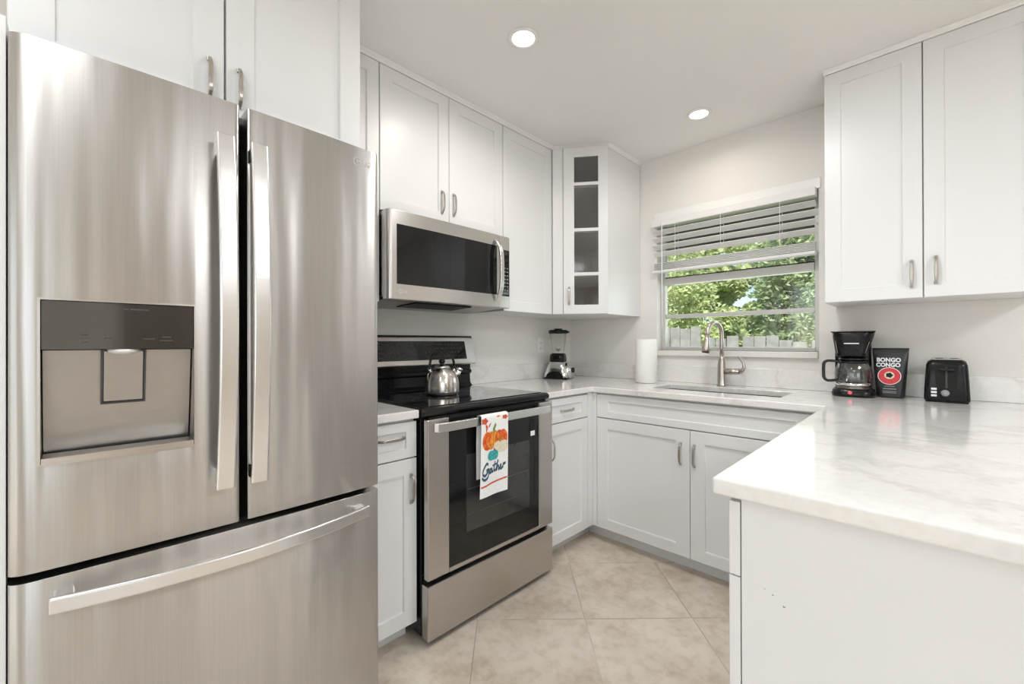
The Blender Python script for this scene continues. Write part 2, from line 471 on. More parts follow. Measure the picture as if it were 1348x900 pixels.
o = struct(mb.build('door_1', M['trim']))
mb = MB(); mb.box(0.36, 2.84, RY0 - 0.06, RY0 - 0.054, 0.06, 2.14); struct(mb.build('pane', M['win_glass'], o))
M['reflection_brown'] = simple('brown reflection door', (0.16, 0.10, 0.06), 0.5, var=0.2)
mb = MB()  # unseen doors added so the fridge steel reflects dark vertical streaks
for y in (-2.75, -1.05):
    mb.box(RX1 - 0.045, RX1 - 0.001, y, y + 0.78, 0.002, 2.03, 0.003)
    for z0, z1 in ((0.15, 0.9), (1.0, 1.9)): mb.box(RX1 - 0.05, RX1 - 0.045, y + 0.12, y + 0.66, z0, z1, 0.002)
struct(mb.build('reflection_doors', M['reflection_brown']))

# kitchen window
mb = MB()
y0, y1 = 0.065, 0.105
mb.box(WX0 + .001, WX0 + 0.028, y0, y1, WZ0 + .001, WZ1 - .001, 0.003); mb.box(WX1 - 0.028, WX1 - .001, y0, y1, WZ0 + .001, WZ1 - .001, 0.003)
mb.box(WX0 + 0.028, WX1 - 0.028, y0, y1, WZ0 + .001, WZ0 + 0.024, 0.003); mb.box(WX0 + 0.028, WX1 - 0.028, y0, y1, WZ1 - 0.03, WZ1 - .001, 0.003)
mb.box(WX0 + 0.028, WX1 - 0.028, y0 - 0.006, y1, 1.565, 1.612, 0.004)
mb.box(WX0 + 0.028, WX1 - 0.028, y0 + 0.006, y1, 1.337, 1.362, 0.003)
win = struct(mb.build('window_1', M['alu']))
for z0, z1 in ((WZ0 + 0.024, 1.337), (1.362, 1.565), (1.612, WZ1 - 0.03)):
    mb = MB(); mb.box(WX0 + 0.028, WX1 - 0.028, 0.082, 0.086, z0, z1); struct(mb.build('pane', M['win_glass'], win))
mb = MB(); mb.box(WX0 + 0.028, WX1 - 0.028, 0.066, 0.09, 1.6122, 1.6185); struct(mb.build('rail_seal', M['black_matte'], win))
# reveal lining and sill, head casing
mb = MB(); mb.box(0.712, 1.640, -0.028, 0.062, WZ0 - 0.034, WZ0, 0.003)
struct(mb.build('trim_1', M['stone_sill']))
mb = MB(); mb.box(0.716, WX1 + 0.01, -0.009, -0.0005, WZ1 - 0.006, 2.052, 0.003)
struct(mb.build('trim_2', M['trim']))

# narrow crown strip above the wall cabinets (two runs and the corner)
def crown(name, pts, out):
    """pts: plan points of the front line; out: outward unit vector per segment handled by offset list"""
    mb = MB(); n = len(pts)
    prof = [(-0.02, ZU1 + .001), (0.002, ZU1 + .001), (0.006, ZU1 + 0.008), (0.018, ZC - 0.003), (0.018, ZC - .0005), (-0.02, ZC - .0005)]
    rows = []
    for p, o_ in zip(pts, out):
        rows.append([mb.bm.verts.new((p[0] + o_[0] * a, p[1] + o_[1] * a, h)) for a, h in prof])
    m = len(prof)
    for a, b in zip(rows, rows[1:]):
        for i in range(m): mb.bm.faces.new((a[i], a[(i + 1) % m], b[(i + 1) % m], b[i]))
    mb.bm.faces.new(rows[0]); mb.bm.faces.new(rows[-1][::-1])
    return struct(mb.build(name, M['trim']))
dn = Vector((0.204, -0.283)).normalized()   # outward normal of the corner cabinet's face
crown('trim_3', [(0.332, -2.07), (0.332, -0.629), (0.613, -0.427), (0.613, -0.001)],
      [(1, 0), (1.0, -0.5), (1.0, -0.32), (1, 0)])
crown('trim_4', [(1.713, -0.331), (2.40, -0.331)], [(0, -1), (0, -1)])
crown('trim_5', [(0.640, -2.90), (0.640, -2.078)], [(1, 0), (1, 0)])

# ------------------------------------------------------------------ cabinets
def pull_mesh(length=0.112, vertical=True):
    """arched bow pull; local: length along z (or x), projecting to -y, seated at y=0"""
    mb = MB(); n = 15; pts = []; fl = []
    for i in range(n):
        t = -1 + 2 * i / (n - 1)
        out = 0.021 * (1 - abs(t) ** 5)
        a = t * length / 2
        pts.append((0, -out - 0.001, a) if vertical else (a, -out - 0.001, 0))
        fl.append((0.0062 - 0.0016 * abs(t), 0.0032) )
    mb.tube(pts, 0, flat=fl, up=(1, 0, 0) if vertical else (0, 0, 1))
    for s in (-1, 1):
        e = s * (length / 2 - 0.004)
        if vertical: mb.box(-0.0055, 0.0055, -0.006, 0, e - 0.006, e + 0.006, 0.001)
        else: mb.box(e - 0.006, e + 0.006, -0.006, 0, -0.0055, 0.0055, 0.001)
    return mb

def shaker(mb, x0, x1, z0, z1, yb, yf, stile=0.07, rail=0.058, rec=0.008):
    """framed front: outer slab yb..yf (front at yf, facing -y) with a recessed flat panel"""
    c = 0.0025
    def ring(a, b, y): return [(x0 + a, y, z0 + b), (x1 - a, y, z0 + b), (x1 - a, y, z1 - b), (x0 + a, y, z1 - b)]
    R = [ring(0, 0, yb), ring(0, 0, yf + 0.0015), ring(0.0015, 0.0015, yf), ring(stile, rail, yf), ring(stile + c, rail + c, yf + rec), ]
    vs = [v for r in R for v in r]; f = [(3, 2, 1, 0)]
    for k in range(len(R) - 1):
        for i in range(4):
            j = (i + 1) % 4
            f.append((4 * k + i, 4 * k + j, 4 * k + 4 + j, 4 * k + 4 + i))
    k = len(R) - 1
    f.append((4 * k, 4 * k + 1, 4 * k + 2, 4 * k + 3))
    mb._add(vs, f)
    return mb

def add_front(root, kind, x0, x1, z0, z1, yback, handle=None, stile=0.07, rail=0.058):
    """kind door / drawer / false_front in the cabinet's own frame; handle = ('v'|'h', x, z)"""
    mb = shaker(MB(), x0, x1, z0, z1, yback - 0.001, yback - 0.021, stile, rail)
    d = mb.build(kind, M['cab'], root)
    if handle:
        h = pull_mesh(vertical=(handle[0] == 'v')).build('handle', M['nickel'], d, loc=(handle[1], yback - 0.021, handle[2]))
        h['label'] = 'arched satin nickel handle'
    return d

def body_box(root, x0, x1, y0, y1, z0, z1, name='body'):
    return MB().box(x0, x1, y0, y1, z0, z1, 0.001).build(name, M['cab'], root)

RL = PI / 2     # left-wall cabinets: local -y faces +x, local x runs along +y
# -- above the fridge
c = thing('wall_cabinet', 'white two-door shaker cabinet above the stainless refrigerator, cut off by the photo top', 'cabinet', (0, -2.48, 1.80), RL)
body_box(c, -0.40, 0.402, -0.617, -0.002, 0.0, 0.612)
add_front(c, 'door', -0.398, -0.003, 0.002, 0.611, -0.618, ('v', -0.037, 0.105))
add_front(c, 'door', 0.003, 0.400, 0.002, 0.611, -0.618, ('v', 0.034, 0.105))
# -- narrow one beside it
c = thing('wall_cabinet', 'narrow white wall cabinet between the refrigerator cabinet and the microwave cabinet', 'cabinet', (0, -1.96, ZU0), RL)
body_box(c, -0.112, 0.117, -0.310, -0.002, 0, ZU1 - ZU0)
add_front(c, 'door', -0.110, 0.116, 0.001, ZU1 - ZU0 - .001, -0.310, None, 0.055)
# -- above the microwave
c = thing('wall_cabinet', 'white two-door shaker wall cabinet directly above the stainless microwave', 'cabinet', (0, -1.460, 1.762), RL)
body_box(c, -0.380, 0.380, -0.310, -0.002, 0, ZU1 - 1.762)
add_front(c, 'door', -0.379, -0.0015, 0.001, ZU1 - 1.763, -0.310, ('v', -0.046, 0.110), 0.062)
add_front(c, 'door', 0.0015, 0.379, 0.001, ZU1 - 1.763, -0.310, ('v', 0.026, 0.112), 0.062)
# -- single door between microwave and corner
c = thing('wall_cabinet', 'tall single-door white wall cabinet right of the microwave, beside the glass corner cabinet', 'cabinet', (0, -0.855, ZU0), RL)
body_box(c, -0.222, 0.220, -0.310, -0.002, 0, ZU1 - ZU0)
add_front(c, 'door', -0.221, 0.216, 0.001, ZU1 - ZU0 - .001, -0.310, None, 0.062)
# -- right of the window
c = thing('wall_cabinet', 'white two-door shaker wall cabinet right of the window, above the coffee maker and toaster', 'cabinet', (2.045, 0, ZU0), 0)
body_box(c, -0.331, 0.335, -0.310, -0.002, 0, ZU1 - ZU0)
add_front(c, 'door', -0.330, -0.002, 0.001, ZU1 - ZU0 - .001, -0.310, ('v', -0.035, 0.102), 0.06)
add_front(c, 'door', 0.002, 0.334, 0.001, ZU1 - ZU0 - .001, -0.310, ('v', 0.037, 0.110), 0.06)

# -- diagonal corner cabinet with glass door
H = ZU1 - ZU0
cc = thing('corner_cabinet', 'white diagonal corner wall cabinet with a narrow four-pane glass door', 'cabinet', (0, 0, ZU0), 0)
A = Vector((0.332, -0.630)); B = Vector((0.613, -0.427)); tv = (B - A).normalized(); nv = Vector((tv.y, -tv.x)); FL = (B - A).length
def dg(s, d): p = A + tv * s + nv * d; return (p.x, p.y)
outline = [(0.003, -0.003), (0.003, -0.630), (A.x, A.y), (B.x, B.y), (0.613, -0.003)]
mb = MB(); mb.prism(outline, 0.0, 0.018); mb.prism(outline, H - 0.018, H - .0005)
# left and right sides, back lining, stiles of the diagonal face
mb.box(0.003, 0.332, -0.630, -0.614, 0.018, H - 0.018); mb.box(0.597, 0.613, -0.427, -0.003, 0.018, H - 0.018)
mb.prism([dg(0, 0), dg(0.130, 0), dg(0.130, -0.016), dg(0, -0.016)], 0.018, H - 0.018)
mb.prism([dg(0.292, 0), dg(FL, 0), dg(FL, -0.016), dg(0.292, -0.016)], 0.018, H - 0.018)
mb.build('body', M['cab'], cc)
M['cab_in'] = simple('grey cabinet lining', (0.78, 0.78, 0.77), 0.6, var=0.02)
mb = MB(); mb.box(0.004, 0.012, -0.612, -0.006, 0.019, H - 0.019); mb.box(0.012, 0.596, -0.014, -0.006, 0.019, H - 0.019)
mb.build('lining', M['cab_in'], cc)
SH = [2.181 - ZU0, 1.889 - ZU0, 1.608 - ZU0]
for z in SH:
    mb = MB(); mb.prism([(0.014, -0.016), (0.014, -0.61), (0.325, -0.61), dg(0.02, -0.022), dg(FL - 0.02, -0.022), (0.594, -0.42), (0.594, -0.016)], z - 0.009, z + 0.009)
    mb.build('shelf', M['cab'], cc)
# door frame in a frame aligned with the face
door_root = MB()
def dbox(mb, s0, s1, z0, z1, d0, d1): mb.prism([dg(s0, d0), dg(s1, d0), dg(s1, d1), dg(s0, d1)], z0, z1)
mb = MB(); dz0, dz1 = 0.002, H - 0.001
S0, S1, O0, O1, P0, P1 = 0.068, FL - 0.001, 0.136, 0.287, 0.058, 2.352 - ZU0
dbox(mb, S0, O0, dz0, dz1, 0.001, 0.021); dbox(mb, O1, S1, dz0, dz1, 0.001, 0.021)
dbox(mb, O0, O1, dz0, P0, 0.001, 0.021); dbox(mb, O0, O1, P1, dz1, 0.001, 0.021)
for z in SH: dbox(mb, O0, O1, z - 0.010, z + 0.010, 0.004, 0.018)
door_root.bm.free()
dr = mb.build('door', M['cab'], cc)
zz = [P0] + [z for z in reversed(SH)] + [P1]
for a, b in zip(zz, zz[1:]):
    lo = a + (0.010 if a != P0 else 0); hi = b - (0.010 if b != P1 else 0)
    mb = MB(); dbox(mb, O0, O1, lo, hi, 0.009, 0.012); g = mb.build('glass_pane', M['cab_glass'], dr)
hp = dg(0.104, 0.021)
h = pull_mesh().build('handle', M['nickel'], dr, loc=(hp[0], hp[1], 0.115), rz=math.atan2(tv.y, tv.x))
h['label'] = 'arched satin nickel handle'
MB().prism([dg(0, 0), dg(0.064, 0), dg(0.064, 0.012), dg(0, 0.012)], 0.002, H - .001).build('stile', M['cab'], cc)

# drinking glasses on the two lower levels of the corner cabinet
def glass_tumbler(label, s, d, z, h=0.125, r=0.033):
    mb = MB()
    mb.lathe([(r * .80, 0), (r * .86, h * .3), (r, h), (r - .0025, h), (r * .86 - .0025, h * .3), (r * .78 - .002, 0.008)], seg=24)
    p = dg(s, d)
    o = mb.build('drinking_glass', M['clear_glass'], loc=(p[0], p[1], z))
    return tag(o, label, 'glass', 'glasses in the corner cabinet')
glass_tumbler('clear tumbler at left behind the third pane of the corner cabinet', 0.178, -0.09, ZU0 + SH[2] + 0.0095, 0.12)
glass_tumbler('clear tumbler at right behind the third pane of the corner cabinet', 0.272, -0.09, ZU0 + SH[2] + 0.0095, 0.12)
glass_tumbler('clear tumbler at left behind the lowest pane of the corner cabinet', 0.180, -0.09, ZU0 + 0.0185, 0.13)
glass_tumbler('clear tumbler at right behind the lowest pane of the corner cabinet', 0.268, -0.09, ZU0 + 0.0185, 0.13)

# -- base cabinets
ZB0, ZB1 = 0.080, 0.878
DS = 0.727   # split between drawers and doors
def kick(root, x0, x1, y0, y1): MB().box(x0, x1, y0, y1, 0.0005, ZB0 - .001).build('toe_kick', M['kick'], root)
c = thing('base_cabinet', 'narrow white base cabinet with one drawer, squeezed between refrigerator and stainless range', 'cabinet', (0, -1.957, 0), RL)
body_box(c, -0.113, 0.109, -0.608, -0.02, ZB0, ZB1)
add_front(c, 'drawer', -0.112, 0.109, DS + .004, 0.868, -0.609, ('h', 0.0, 0.812), 0.045, 0.035)
add_front(c, 'door', -0.112, 0.109, 0.087, DS - .002, -0.609, ('v', 0.083, 0.611), 0.055)
kick(c, -0.113, 0.109, -0.547, -0.1)
c = thing('base_cabinet', 'white base cabinet with one drawer between the range and the sink corner', 'cabinet', (0, -0.866, 0), RL)
body_box(c, -0.209, 0.253, -0.608, -0.02, ZB0, ZB1)
add_front(c, 'drawer', -0.208, 0.184, DS + .012, 0.868, -0.609, ('h', -0.013, 0.800), 0.06, 0.036)
add_front(c, 'door', -0.208, 0.184, 0.087, DS + .006, -0.609, ('v', -0.152, 0.600), 0.06)
MB().box(0.187, 0.2365, -0.629, -0.609, 0.087, 0.877).build('filler_strip', M['cab'], c)
kick(c, -0.209, 0.318, -0.547, -0.1)
c = thing('sink_cabinet', 'white two-door base cabinet under the sink and window', 'cabinet', (1.2, 0, 0), 0)
body_box(c, -0.588, 0.598, -0.608, -0.48, ZB0, ZB1)
body_box(c, -0.588, 0.598, -0.479, -0.02, ZB0, 0.66, 'lower_body')
add_front(c, 'false_front', -0.540, 0.530, DS + .008, 0.868, -0.609, None, 0.075, 0.036)
add_front(c, 'door', -0.540, 0.003, 0.087, DS + .002, -0.609, ('v', -0.041, 0.606), 0.07)
add_front(c, 'door', 0.006, 0.530, 0.087, DS + .002, -0.609, ('v', 0.027, 0.606), 0.07)
MB().box(-0.5705, -0.543, -0.629, -0.609, 0.087, 0.877).build('filler_strip', M['cab'], c)
kick(c, -0.652, 0.60, -0.547, -0.1)
# peninsula: fronts face -x, plain end panel faces the camera
c = thing('peninsula_cabinet', 'white peninsula base cabinet with a plain scuffed end panel at right foreground', 'cabinet', (2.40, -1.28, 0), -PI / 2)
body_box(c, -1.26, 0.595, -0.596, -0.002, ZB0, ZB1)
MB().box(0.5955, 0.615, -0.597, 0.0, 0.0005, 0.879, 0.001).build('end_panel', M['cab'], c)
for a, b in ((-0.585, 0.012), (0.016, 0.615)):
    add_front(c, 'drawer', a, b, DS + .002, 0.868, -0.598, ('h', (a + b) / 2, 0.800), 0.06, 0.036)
    add_front(c, 'door', a, b, 0.02 if b > .5 else 0.087, DS - .001, -0.598, ('v', a + 0.05, 0.60), 0.06)
kick(c, -0.60, 0.594, -0.53, -0.1)
for y_, z_, r_ in ((0.545, 0.716, 0.0016), (0.528, 0.702, 0.0022), (0.558, 0.722, 0.0012)):
    mb = MB(); blob(mb, 0, 0, r_, r_ * 0.8, lambda x, y, d: (0.6154, -y_ + x, z_ + y), M['mark'], 0.0, 3, .2, 10)
    mb.build('scuff_mark', M['mark'], c)

# ------------------------------------------------------------------ worktops and backsplash
def slab(cells, xs, ys, z0, z1):
    mb = MB(); V = {}
    def v(i, j, z): 
        k = (i, j, z)
        if k not in V: V[k] = mb.bm.verts.new((xs[i], ys[j], z))
        return V[k]
    S = set(cells)
    for i, j in cells:
        mb.bm.faces.new((v(i, j, z1), v(i + 1, j, z1), v(i + 1, j + 1, z1), v(i, j + 1, z1)))
        mb.bm.faces.new((v(i, j + 1, z0), v(i + 1, j + 1, z0), v(i + 1, j, z0), v(i, j, z0)))
        for di, dj, a, b in ((-1, 0, (i, j + 1), (i, j)), (1, 0, (i + 1, j), (i + 1, j + 1)), (0, -1, (i, j), (i + 1, j)), (0, 1, (i + 1, j + 1), (i, j + 1))):
            if (i + di, j + dj) not in S:
                mb.bm.faces.new((v(*a, z0), v(*b, z0), v(*b, z1), v(*a, z1)))
    return mb
xs = [0.002, 0.645, 0.905, 1.56, 1.757, 2.44]; ys = [-1.9166, -1.0765, -0.6515, -0.462, -0.168, -0.002]
cells = []
for i in range(5):
    for j in range(5):
        ok = (xs[i + 1] <= 0.65 and ys[j] >= -1.08) or (ys[j] >= -0.66) or (xs[i] >= 1.75)
        if (i, j) == (2, 3): ok = False
        if ok: cells.append((i, j))
tag(slab(cells, xs, ys, 0.880, ZT).build('countertop', M['quartz'], bevel=0.005), 'large U-shaped white quartz worktop with sink cut-out, running onto the peninsula', 'countertop')
mb = MB(); mb.box(0.002, 0.645, -2.072, -1.845, 0.880, ZT)
tag(mb.build('countertop', M['quartz'], bevel=0.004), 'short piece of white quartz worktop between refrigerator and range', 'countertop')
mb = MB(); mb.box(0.002, 0.020, -1.0765, -0.002, ZT + .0005, 1.020, 0.002)
tag(mb.build('backsplash', M['quartz']), 'low stone backsplash strip on the left wall behind the blender', 'backsplash')
mb = MB(); mb.box(0.0205, 2.44, -0.020, -0.002, ZT + .0005, 1.020, 0.002)
tag(mb.build('backsplash', M['quartz']), 'low stone backsplash strip along the window wall behind sink and toaster', 'backsplash')

# sink
sk = thing('sink', 'stainless undermount sink set in the worktop under the window', 'sink', (1.2325, -0.315, 0.70))
mb = MB(); hx, hy, D = 0.335, 0.150, 0.185
for s in (-1, 1):
    mb.box(s * hx, s * (hx + 0.003), -hy, hy, -0.02, 0.178); mb.box(-hx, hx, s * hy, s * (hy + 0.003), -0.02, 0.178)
mb.box(-hx, hx, -hy, hy, -0.023, -0.02)
mb.build('basin', M['steel_h'], sk)
MB().lathe([(0.0, -0.0195), (0.045, -0.0195), (0.045, -0.016), (0.03, -0.018), (0.0, -0.018)], seg=24).build('drain', M['chrome'], sk)

# faucet
fx, fy = 1.178, -0.085
fc = thing('faucet', 'satin nickel gooseneck pull-down faucet behind the sink', 'faucet', (fx, fy, ZT + .0005))
MB().lathe([(0.0, 0), (0.027, 0), (0.027, 0.006), (0.0235, 0.012), (0.023, 0.10), (0.0215, 0.13), (0.015, 0.165), (0.0125, 0.18), (0.0, 0.18)], seg=28).build('base', M['faucet'], fc)
pts = [(0, 0, 0.17), (0, 0, 0.24), (0, 0, 0.30)]
ar = 0.066
for k in range(1, 13):
    a = PI * k / 12 * 0.97
    pts.append((-0.25 * (ar - ar * math.cos(a)), -(ar - ar * math.cos(a)), 0.31 + ar * math.sin(a)))
e = pts[-1]; pts.append((e[0] - .001, e[1] - 0.004, e[2] - 0.02))
MB().tube(pts, 0.0118, 16).build('spout', M['faucet'], fc)
e = pts[-1]
mb = MB(); mb.tube([(e[0], e[1], e[2] + .004), (e[0] - .001, e[1] - .003, e[2] - .02), (e[0] - .004, e[1] - .010, e[2] - .075), (e[0] - .005, e[1] - .012, e[2] - .092)], [0.013, 0.0145, 0.022, 0.0225], 18)
hd = mb.build('spray_head', M['faucet'], fc)
mb = MB(); mb.tube([(e[0] - .005, e[1] - .012, e[2] - .0918), (e[0] - .0055, e[1] - .0128, e[2] - .097)], 0.0195, 18); mb.build('nozzle', M['black_matte'], hd)
mb = MB()
mb.tube([(0.015, 0, 0.085), (0.10, -0.01, 0.088)], 0.0165, 16)
lv = mb.build('valve', M['faucet'], fc)
mb = MB(); mb.tube([(0.098, -0.01, 0.088), (0.118, -0.012, 0.096), (0.127, -0.014, 0.115), (0.122, -0.014, 0.14), (0.108, -0.013, 0.162), (0.094, -0.012, 0.176)], [0.0155, 0.012, 0.009, 0.0075, 0.006, 0.005], 12)
mb.build('lever', M['faucet'], lv)

# ------------------------------------------------------------------ refrigerator
fr = thing('refrigerator', 'stainless french-door refrigerator with water dispenser at left', 'refrigerator', (0, -2.486, 0))
FY0, FY1 = -2.8647 + 2.486, -2.1077 + 2.486
MB().box(0.03, 0.742, FY0 + 0.004, FY1 - 0.004, 0.03, 1.735, 0.004).build('case', M['fridge_body'], fr)
def fx_at(y, e0, e1, r0, r1):
    """front x at local y for a door spanning e0..e1: gentle bow over the whole width plus rounded edges"""
    yc, hw = 0.0, 0.38
    x = XF - 0.004 + 0.010 * (1 - (y / hw) ** 2)
    for d, r in ((y - e0, r0), (e1 - y, r1)):
        if d < r: x -= r * 0.55 * (1 - math.sqrt(max(0, 1 - ((r - d) / r) ** 2)))
    return x
def bowed_door(name, y0, y1, z0, z1, r0, r1, hole=None, xb=0.752):
    mb = MB(); bmx = mb.bm
    Y = set()
    n = 30
    for i in range(n + 1): Y.add(round(y0 + (y1 - y0) * i / n, 5))
    for r, e, s in ((r0, y0, 1), (r1, y1, -1)):
        for t in (0.0, 0.03, 0.1, 0.2, 0.35, 0.5, 0.7, 1.0): Y.add(round(e + s * r * t, 5))
    Z = {z0, z1}
    if hole: Y |= {hole[0], hole[1]}; Z |= {hole[2], hole[3]}
    Y = sorted(Y); Z = sorted(Z)
    Y = [y for i, y in enumerate(Y) if i == 0 or y - Y[i - 1] > 1e-4]
    F = [[bmx.verts.new((fx_at(y, y0, y1, r0, r1), y, z)) for z in Z] for y in Y]
    Bk = [[bmx.verts.new((xb, y, z)) for z in Z] for y in Y]
    def inh(i, j): return hole and Y[i] >= hole[0] - 1e-6 and Y[i + 1] <= hole[1] + 1e-6 and Z[j] >= hole[2] - 1e-6 and Z[j + 1] <= hole[3] + 1e-6
    for i in range(len(Y) - 1):
        for j in range(len(Z) - 1):
            if inh(i, j): continue
            f = bmx.faces.new((F[i][j], F[i + 1][j], F[i + 1][j + 1], F[i][j + 1])); f.smooth = True
            bmx.faces.new((Bk[i][j + 1], Bk[i + 1][j + 1], Bk[i + 1][j], Bk[i][j]))
    def side(a, b, c_, d): bmx.faces.new((a, b, c_, d))
    for j in range(len(Z) - 1):
        side(F[0][j], F[0][j + 1], Bk[0][j + 1], Bk[0][j]); side(F[-1][j], F[-1][j + 1], Bk[-1][j + 1], Bk[-1][j])
    for i in range(len(Y) - 1):
        side(F[i][0], F[i + 1][0], Bk[i + 1][0], Bk[i][0]); side(F[i][-1], F[i + 1][-1], Bk[i + 1][-1], Bk[i][-1])
    if hole:
        ii = [i for i in range(len(Y)) if hole[0] - 1e-6 <= Y[i] <= hole[1] + 1e-6]; jj = [Z.index(hole[2]), Z.index(hole[3])]
        for i in ii[:-1]:
            for j in jj: side(F[i][j], F[i + 1][j], Bk[i + 1][j], Bk[i][j])
        for i in (ii[0], ii[-1]): side(F[i][jj[0]], F[i][jj[1]], Bk[i][jj[1]], Bk[i][jj[0]])
    bmesh.ops.recalc_face_normals(bmx, faces=bmx.faces[:])
    return mb.build(name, M['steel'], fr, bevel=0.003)
HY0, HY1, HZ0, HZ1 = -2.822 + 2.486, -2.581 + 2.486, 0.936, 1.258
DL = bowed_door('left_door', FY0, -0.0025, 0.728, 1.767, 0.035, 0.010, (HY0, HY1, HZ0, HZ1))
DR = bowed_door('right_door', 0.0145, FY1, 0.728, 1.767, 0.010, 0.018)
DF = bowed_door('freezer_drawer', FY0, FY1, 0.055, 0.712, 0.035, 0.018)
for o_, n_ in ((DL, 'door'), (DR, 'door')): o_.name = n_; 
# dark gasket frame behind the doors
mb = MB(); mb.box(0.7425, 0.7515, FY0 + 0.01, FY1 - 0.01, 0.70, 0.745); mb.box(0.7425, 0.7515, -0.012, 0.024, 0.745, 1.72)
mb.build('gasket', M['black_matte'], fr)
mb = MB(); mb.box(0.60, 0.79, -0.045, 0.055, 1.7355, 1.755, 0.004); mb.build('hinge_cover', M['fridge_body'], fr)
mb = MB(); mb.box(0.06, 0.73, FY0 + 0.02, FY1 - 0.02, 0.0, 0.029); mb.build('base_grille', M['black_matte'], fr)
# handles: flat bowed bars
def bar_handle(parent, path, hw, ht, up, posts):
    mb = MB(); mb.tube(path, 0, flat=(hw, ht), up=up)
    for p in posts: mb.box(*p, 0.003)
    return mb.build('handle', M['steel_handle'], parent, bevel=0.002)
for d, yc in ((DL, -2.527 + 2.486), (DR, -2.456 + 2.486)):
    path = []
    for k in range(21):
        t = -1 + k / 10
        path.append((0.872 + 0.018 * (1 - t * t), yc + (0.004 if d is DL else 0.002) * (1 - t * t) , 1.247 + t * 0.418))
    h = bar_handle(d, path, 0.019, 0.0055, (0, 1, 0), [(0.825, 0.874, yc - 0.014, yc + 0.014, 1.625, 1.660), (0.825, 0.874, yc - 0.014, yc + 0.014, 0.834, 0.869)])
    h['label'] = 'pale satin steel bar handle'
path = []
for k in range(25):
    t = -1 + k / 12
    path.append((0.862 + 0.048 * (1 - t * t), t * 0.322, 0.672))
h = bar_handle(DF, path, 0.0165, 0.006, (0, 0, 1), [(0.815, 0.868, -0.318, -0.288, 0.660, 0.684), (0.815, 0.868, 0.288, 0.318, 0.660, 0.684)])
h['label'] = 'pale satin steel bar handle, bowed outwards'
# dispenser
dsp = MB()
dsp.prism([(0.760, HZ0 + .012), (0.763, HZ0 + .012), (0.778, 1.02), (0.800, 1.158), (0.76, 1.158)], HY0 + 0.002, HY1 - 0.002, axis='y')
dp = dsp.build('dispenser', M['steel_dark'], DL)
dp['label'] = 'grey recessed water dispenser'
def bowed_plate(y0, y1, z0, z1, off, th, n=10):
    mb = MB(); ysn = [y0 + (y1 - y0) * i / n for i in range(n + 1)]
    f = [(fx_at(y, FY0, -0.0025, 0.035, 0.01) + off, y) for y in ysn]; b = [(x - th, y) for x, y in reversed(f)]
    mb.prism(f + b, z0, z1); return mb
bowed_plate(HY0 + .0015, HY1 - .0015, 1.160, HZ1 - .0015, 0.001, 0.02).build('control_panel', M['panel_mirror'], dp)
bowed_plate(HY0 + .001, HY1 - .001, HZ0, HZ0 + 0.011, 0.004, 0.055).build('drip_tray', M['steel_h'], dp)
mb = MB()
fl = 0.004
for (ya, yb, za, zb) in ((HY0 - fl, HY1 + fl, HZ1, HZ1 + fl), (HY0 - fl, HY0, HZ0 - fl, HZ1), (HY1, HY1 + fl, HZ0 - fl, HZ1), (HY0 - fl, HY1 + fl, HZ0 - fl, HZ0), ):
    n = 8; ysn = [ya + (yb - ya) * i / n for i in range(n + 1)]
    f = [(fx_at(y, FY0, -0.0025, 0.035, 0.01) + 0.003, y) for y in ysn]; mb.prism(f + [(x - 0.008, y) for x, y in reversed(f)], za, zb)
mb.build('bezel', M['steel_h'], dp)
mb = MB(); py0, py1 = -2.733 + 2.486, -2.668 + 2.486
mb.prism([(0.779, 1.046), (0.789, 1.046), (0.808, 1.156), (0.80, 1.156)], py0, py1, axis='y')
pd = mb.build('paddle', M['steel_dark'], dp, bevel=0.002)
mb = MB()
for a, b, c_, d_ in ((py0 - .004, py0 - .0005, 1.043, 1.158), (py1 + .0005, py1 + .004, 1.043, 1.158), (py0 - .004, py1 + .004, 1.041, 1.0455)):
    mb.prism([(0.774, c_), (0.7785 + (c_ - 1.046) * .17 + .010, c_), (0.7785 + (d_ - 1.046) * .17 + .012, d_), (0.774, d_)], a, b, axis='y')
mb.build('paddle_surround', M['mark_dark'], dp)
mb = MB(); mb.lathe([(0.0, 0), (0.010, 0.0), (0.026, 0.006), (0.028, 0.012), (0.0, 0.012)], (0.800, (py0 + py1) / 2, 1.1475), seg=20)
mb.build('nozzle', M['white_plastic'], dp)
mb = MB()   # printed marks of the dispenser's control strip
def pxat(y): return fx_at(y, FY0, -0.0025, 0.035, 0.01) + 0.0012
for k, (yy, zz_, ww) in enumerate(((-0.275, 1.182, .012), (-0.275, 1.190, .010), (-0.275, 1.174, .011), (-0.240, 1.182, .011), (-0.175, 1.182, .020), (-0.145, 1.186, .016), (-0.145, 1.178, .022))):
    mb._add([(pxat(yy - ww / 2), yy - ww / 2, zz_ - .0012), (pxat(yy + ww / 2), yy + ww / 2, zz_ - .0012), (pxat(yy + ww / 2), yy + ww / 2, zz_ + .0012), (pxat(yy - ww / 2), yy - ww / 2, zz_ + .0012)], [(0, 1, 2, 3)])
for yy, ww in ((-0.212, .008), (-0.190, .030)):
    mb._add([(pxat(yy - ww / 2), yy - ww / 2, 1.2435), (pxat(yy + ww / 2), yy + ww / 2, 1.2435), (pxat(yy + ww / 2), yy + ww / 2, 1.2470), (pxat(yy - ww / 2), yy - ww / 2, 1.2470)], [(0, 1, 2, 3)])
mb.build('panel_lettering', M['mark_dark'], dp)
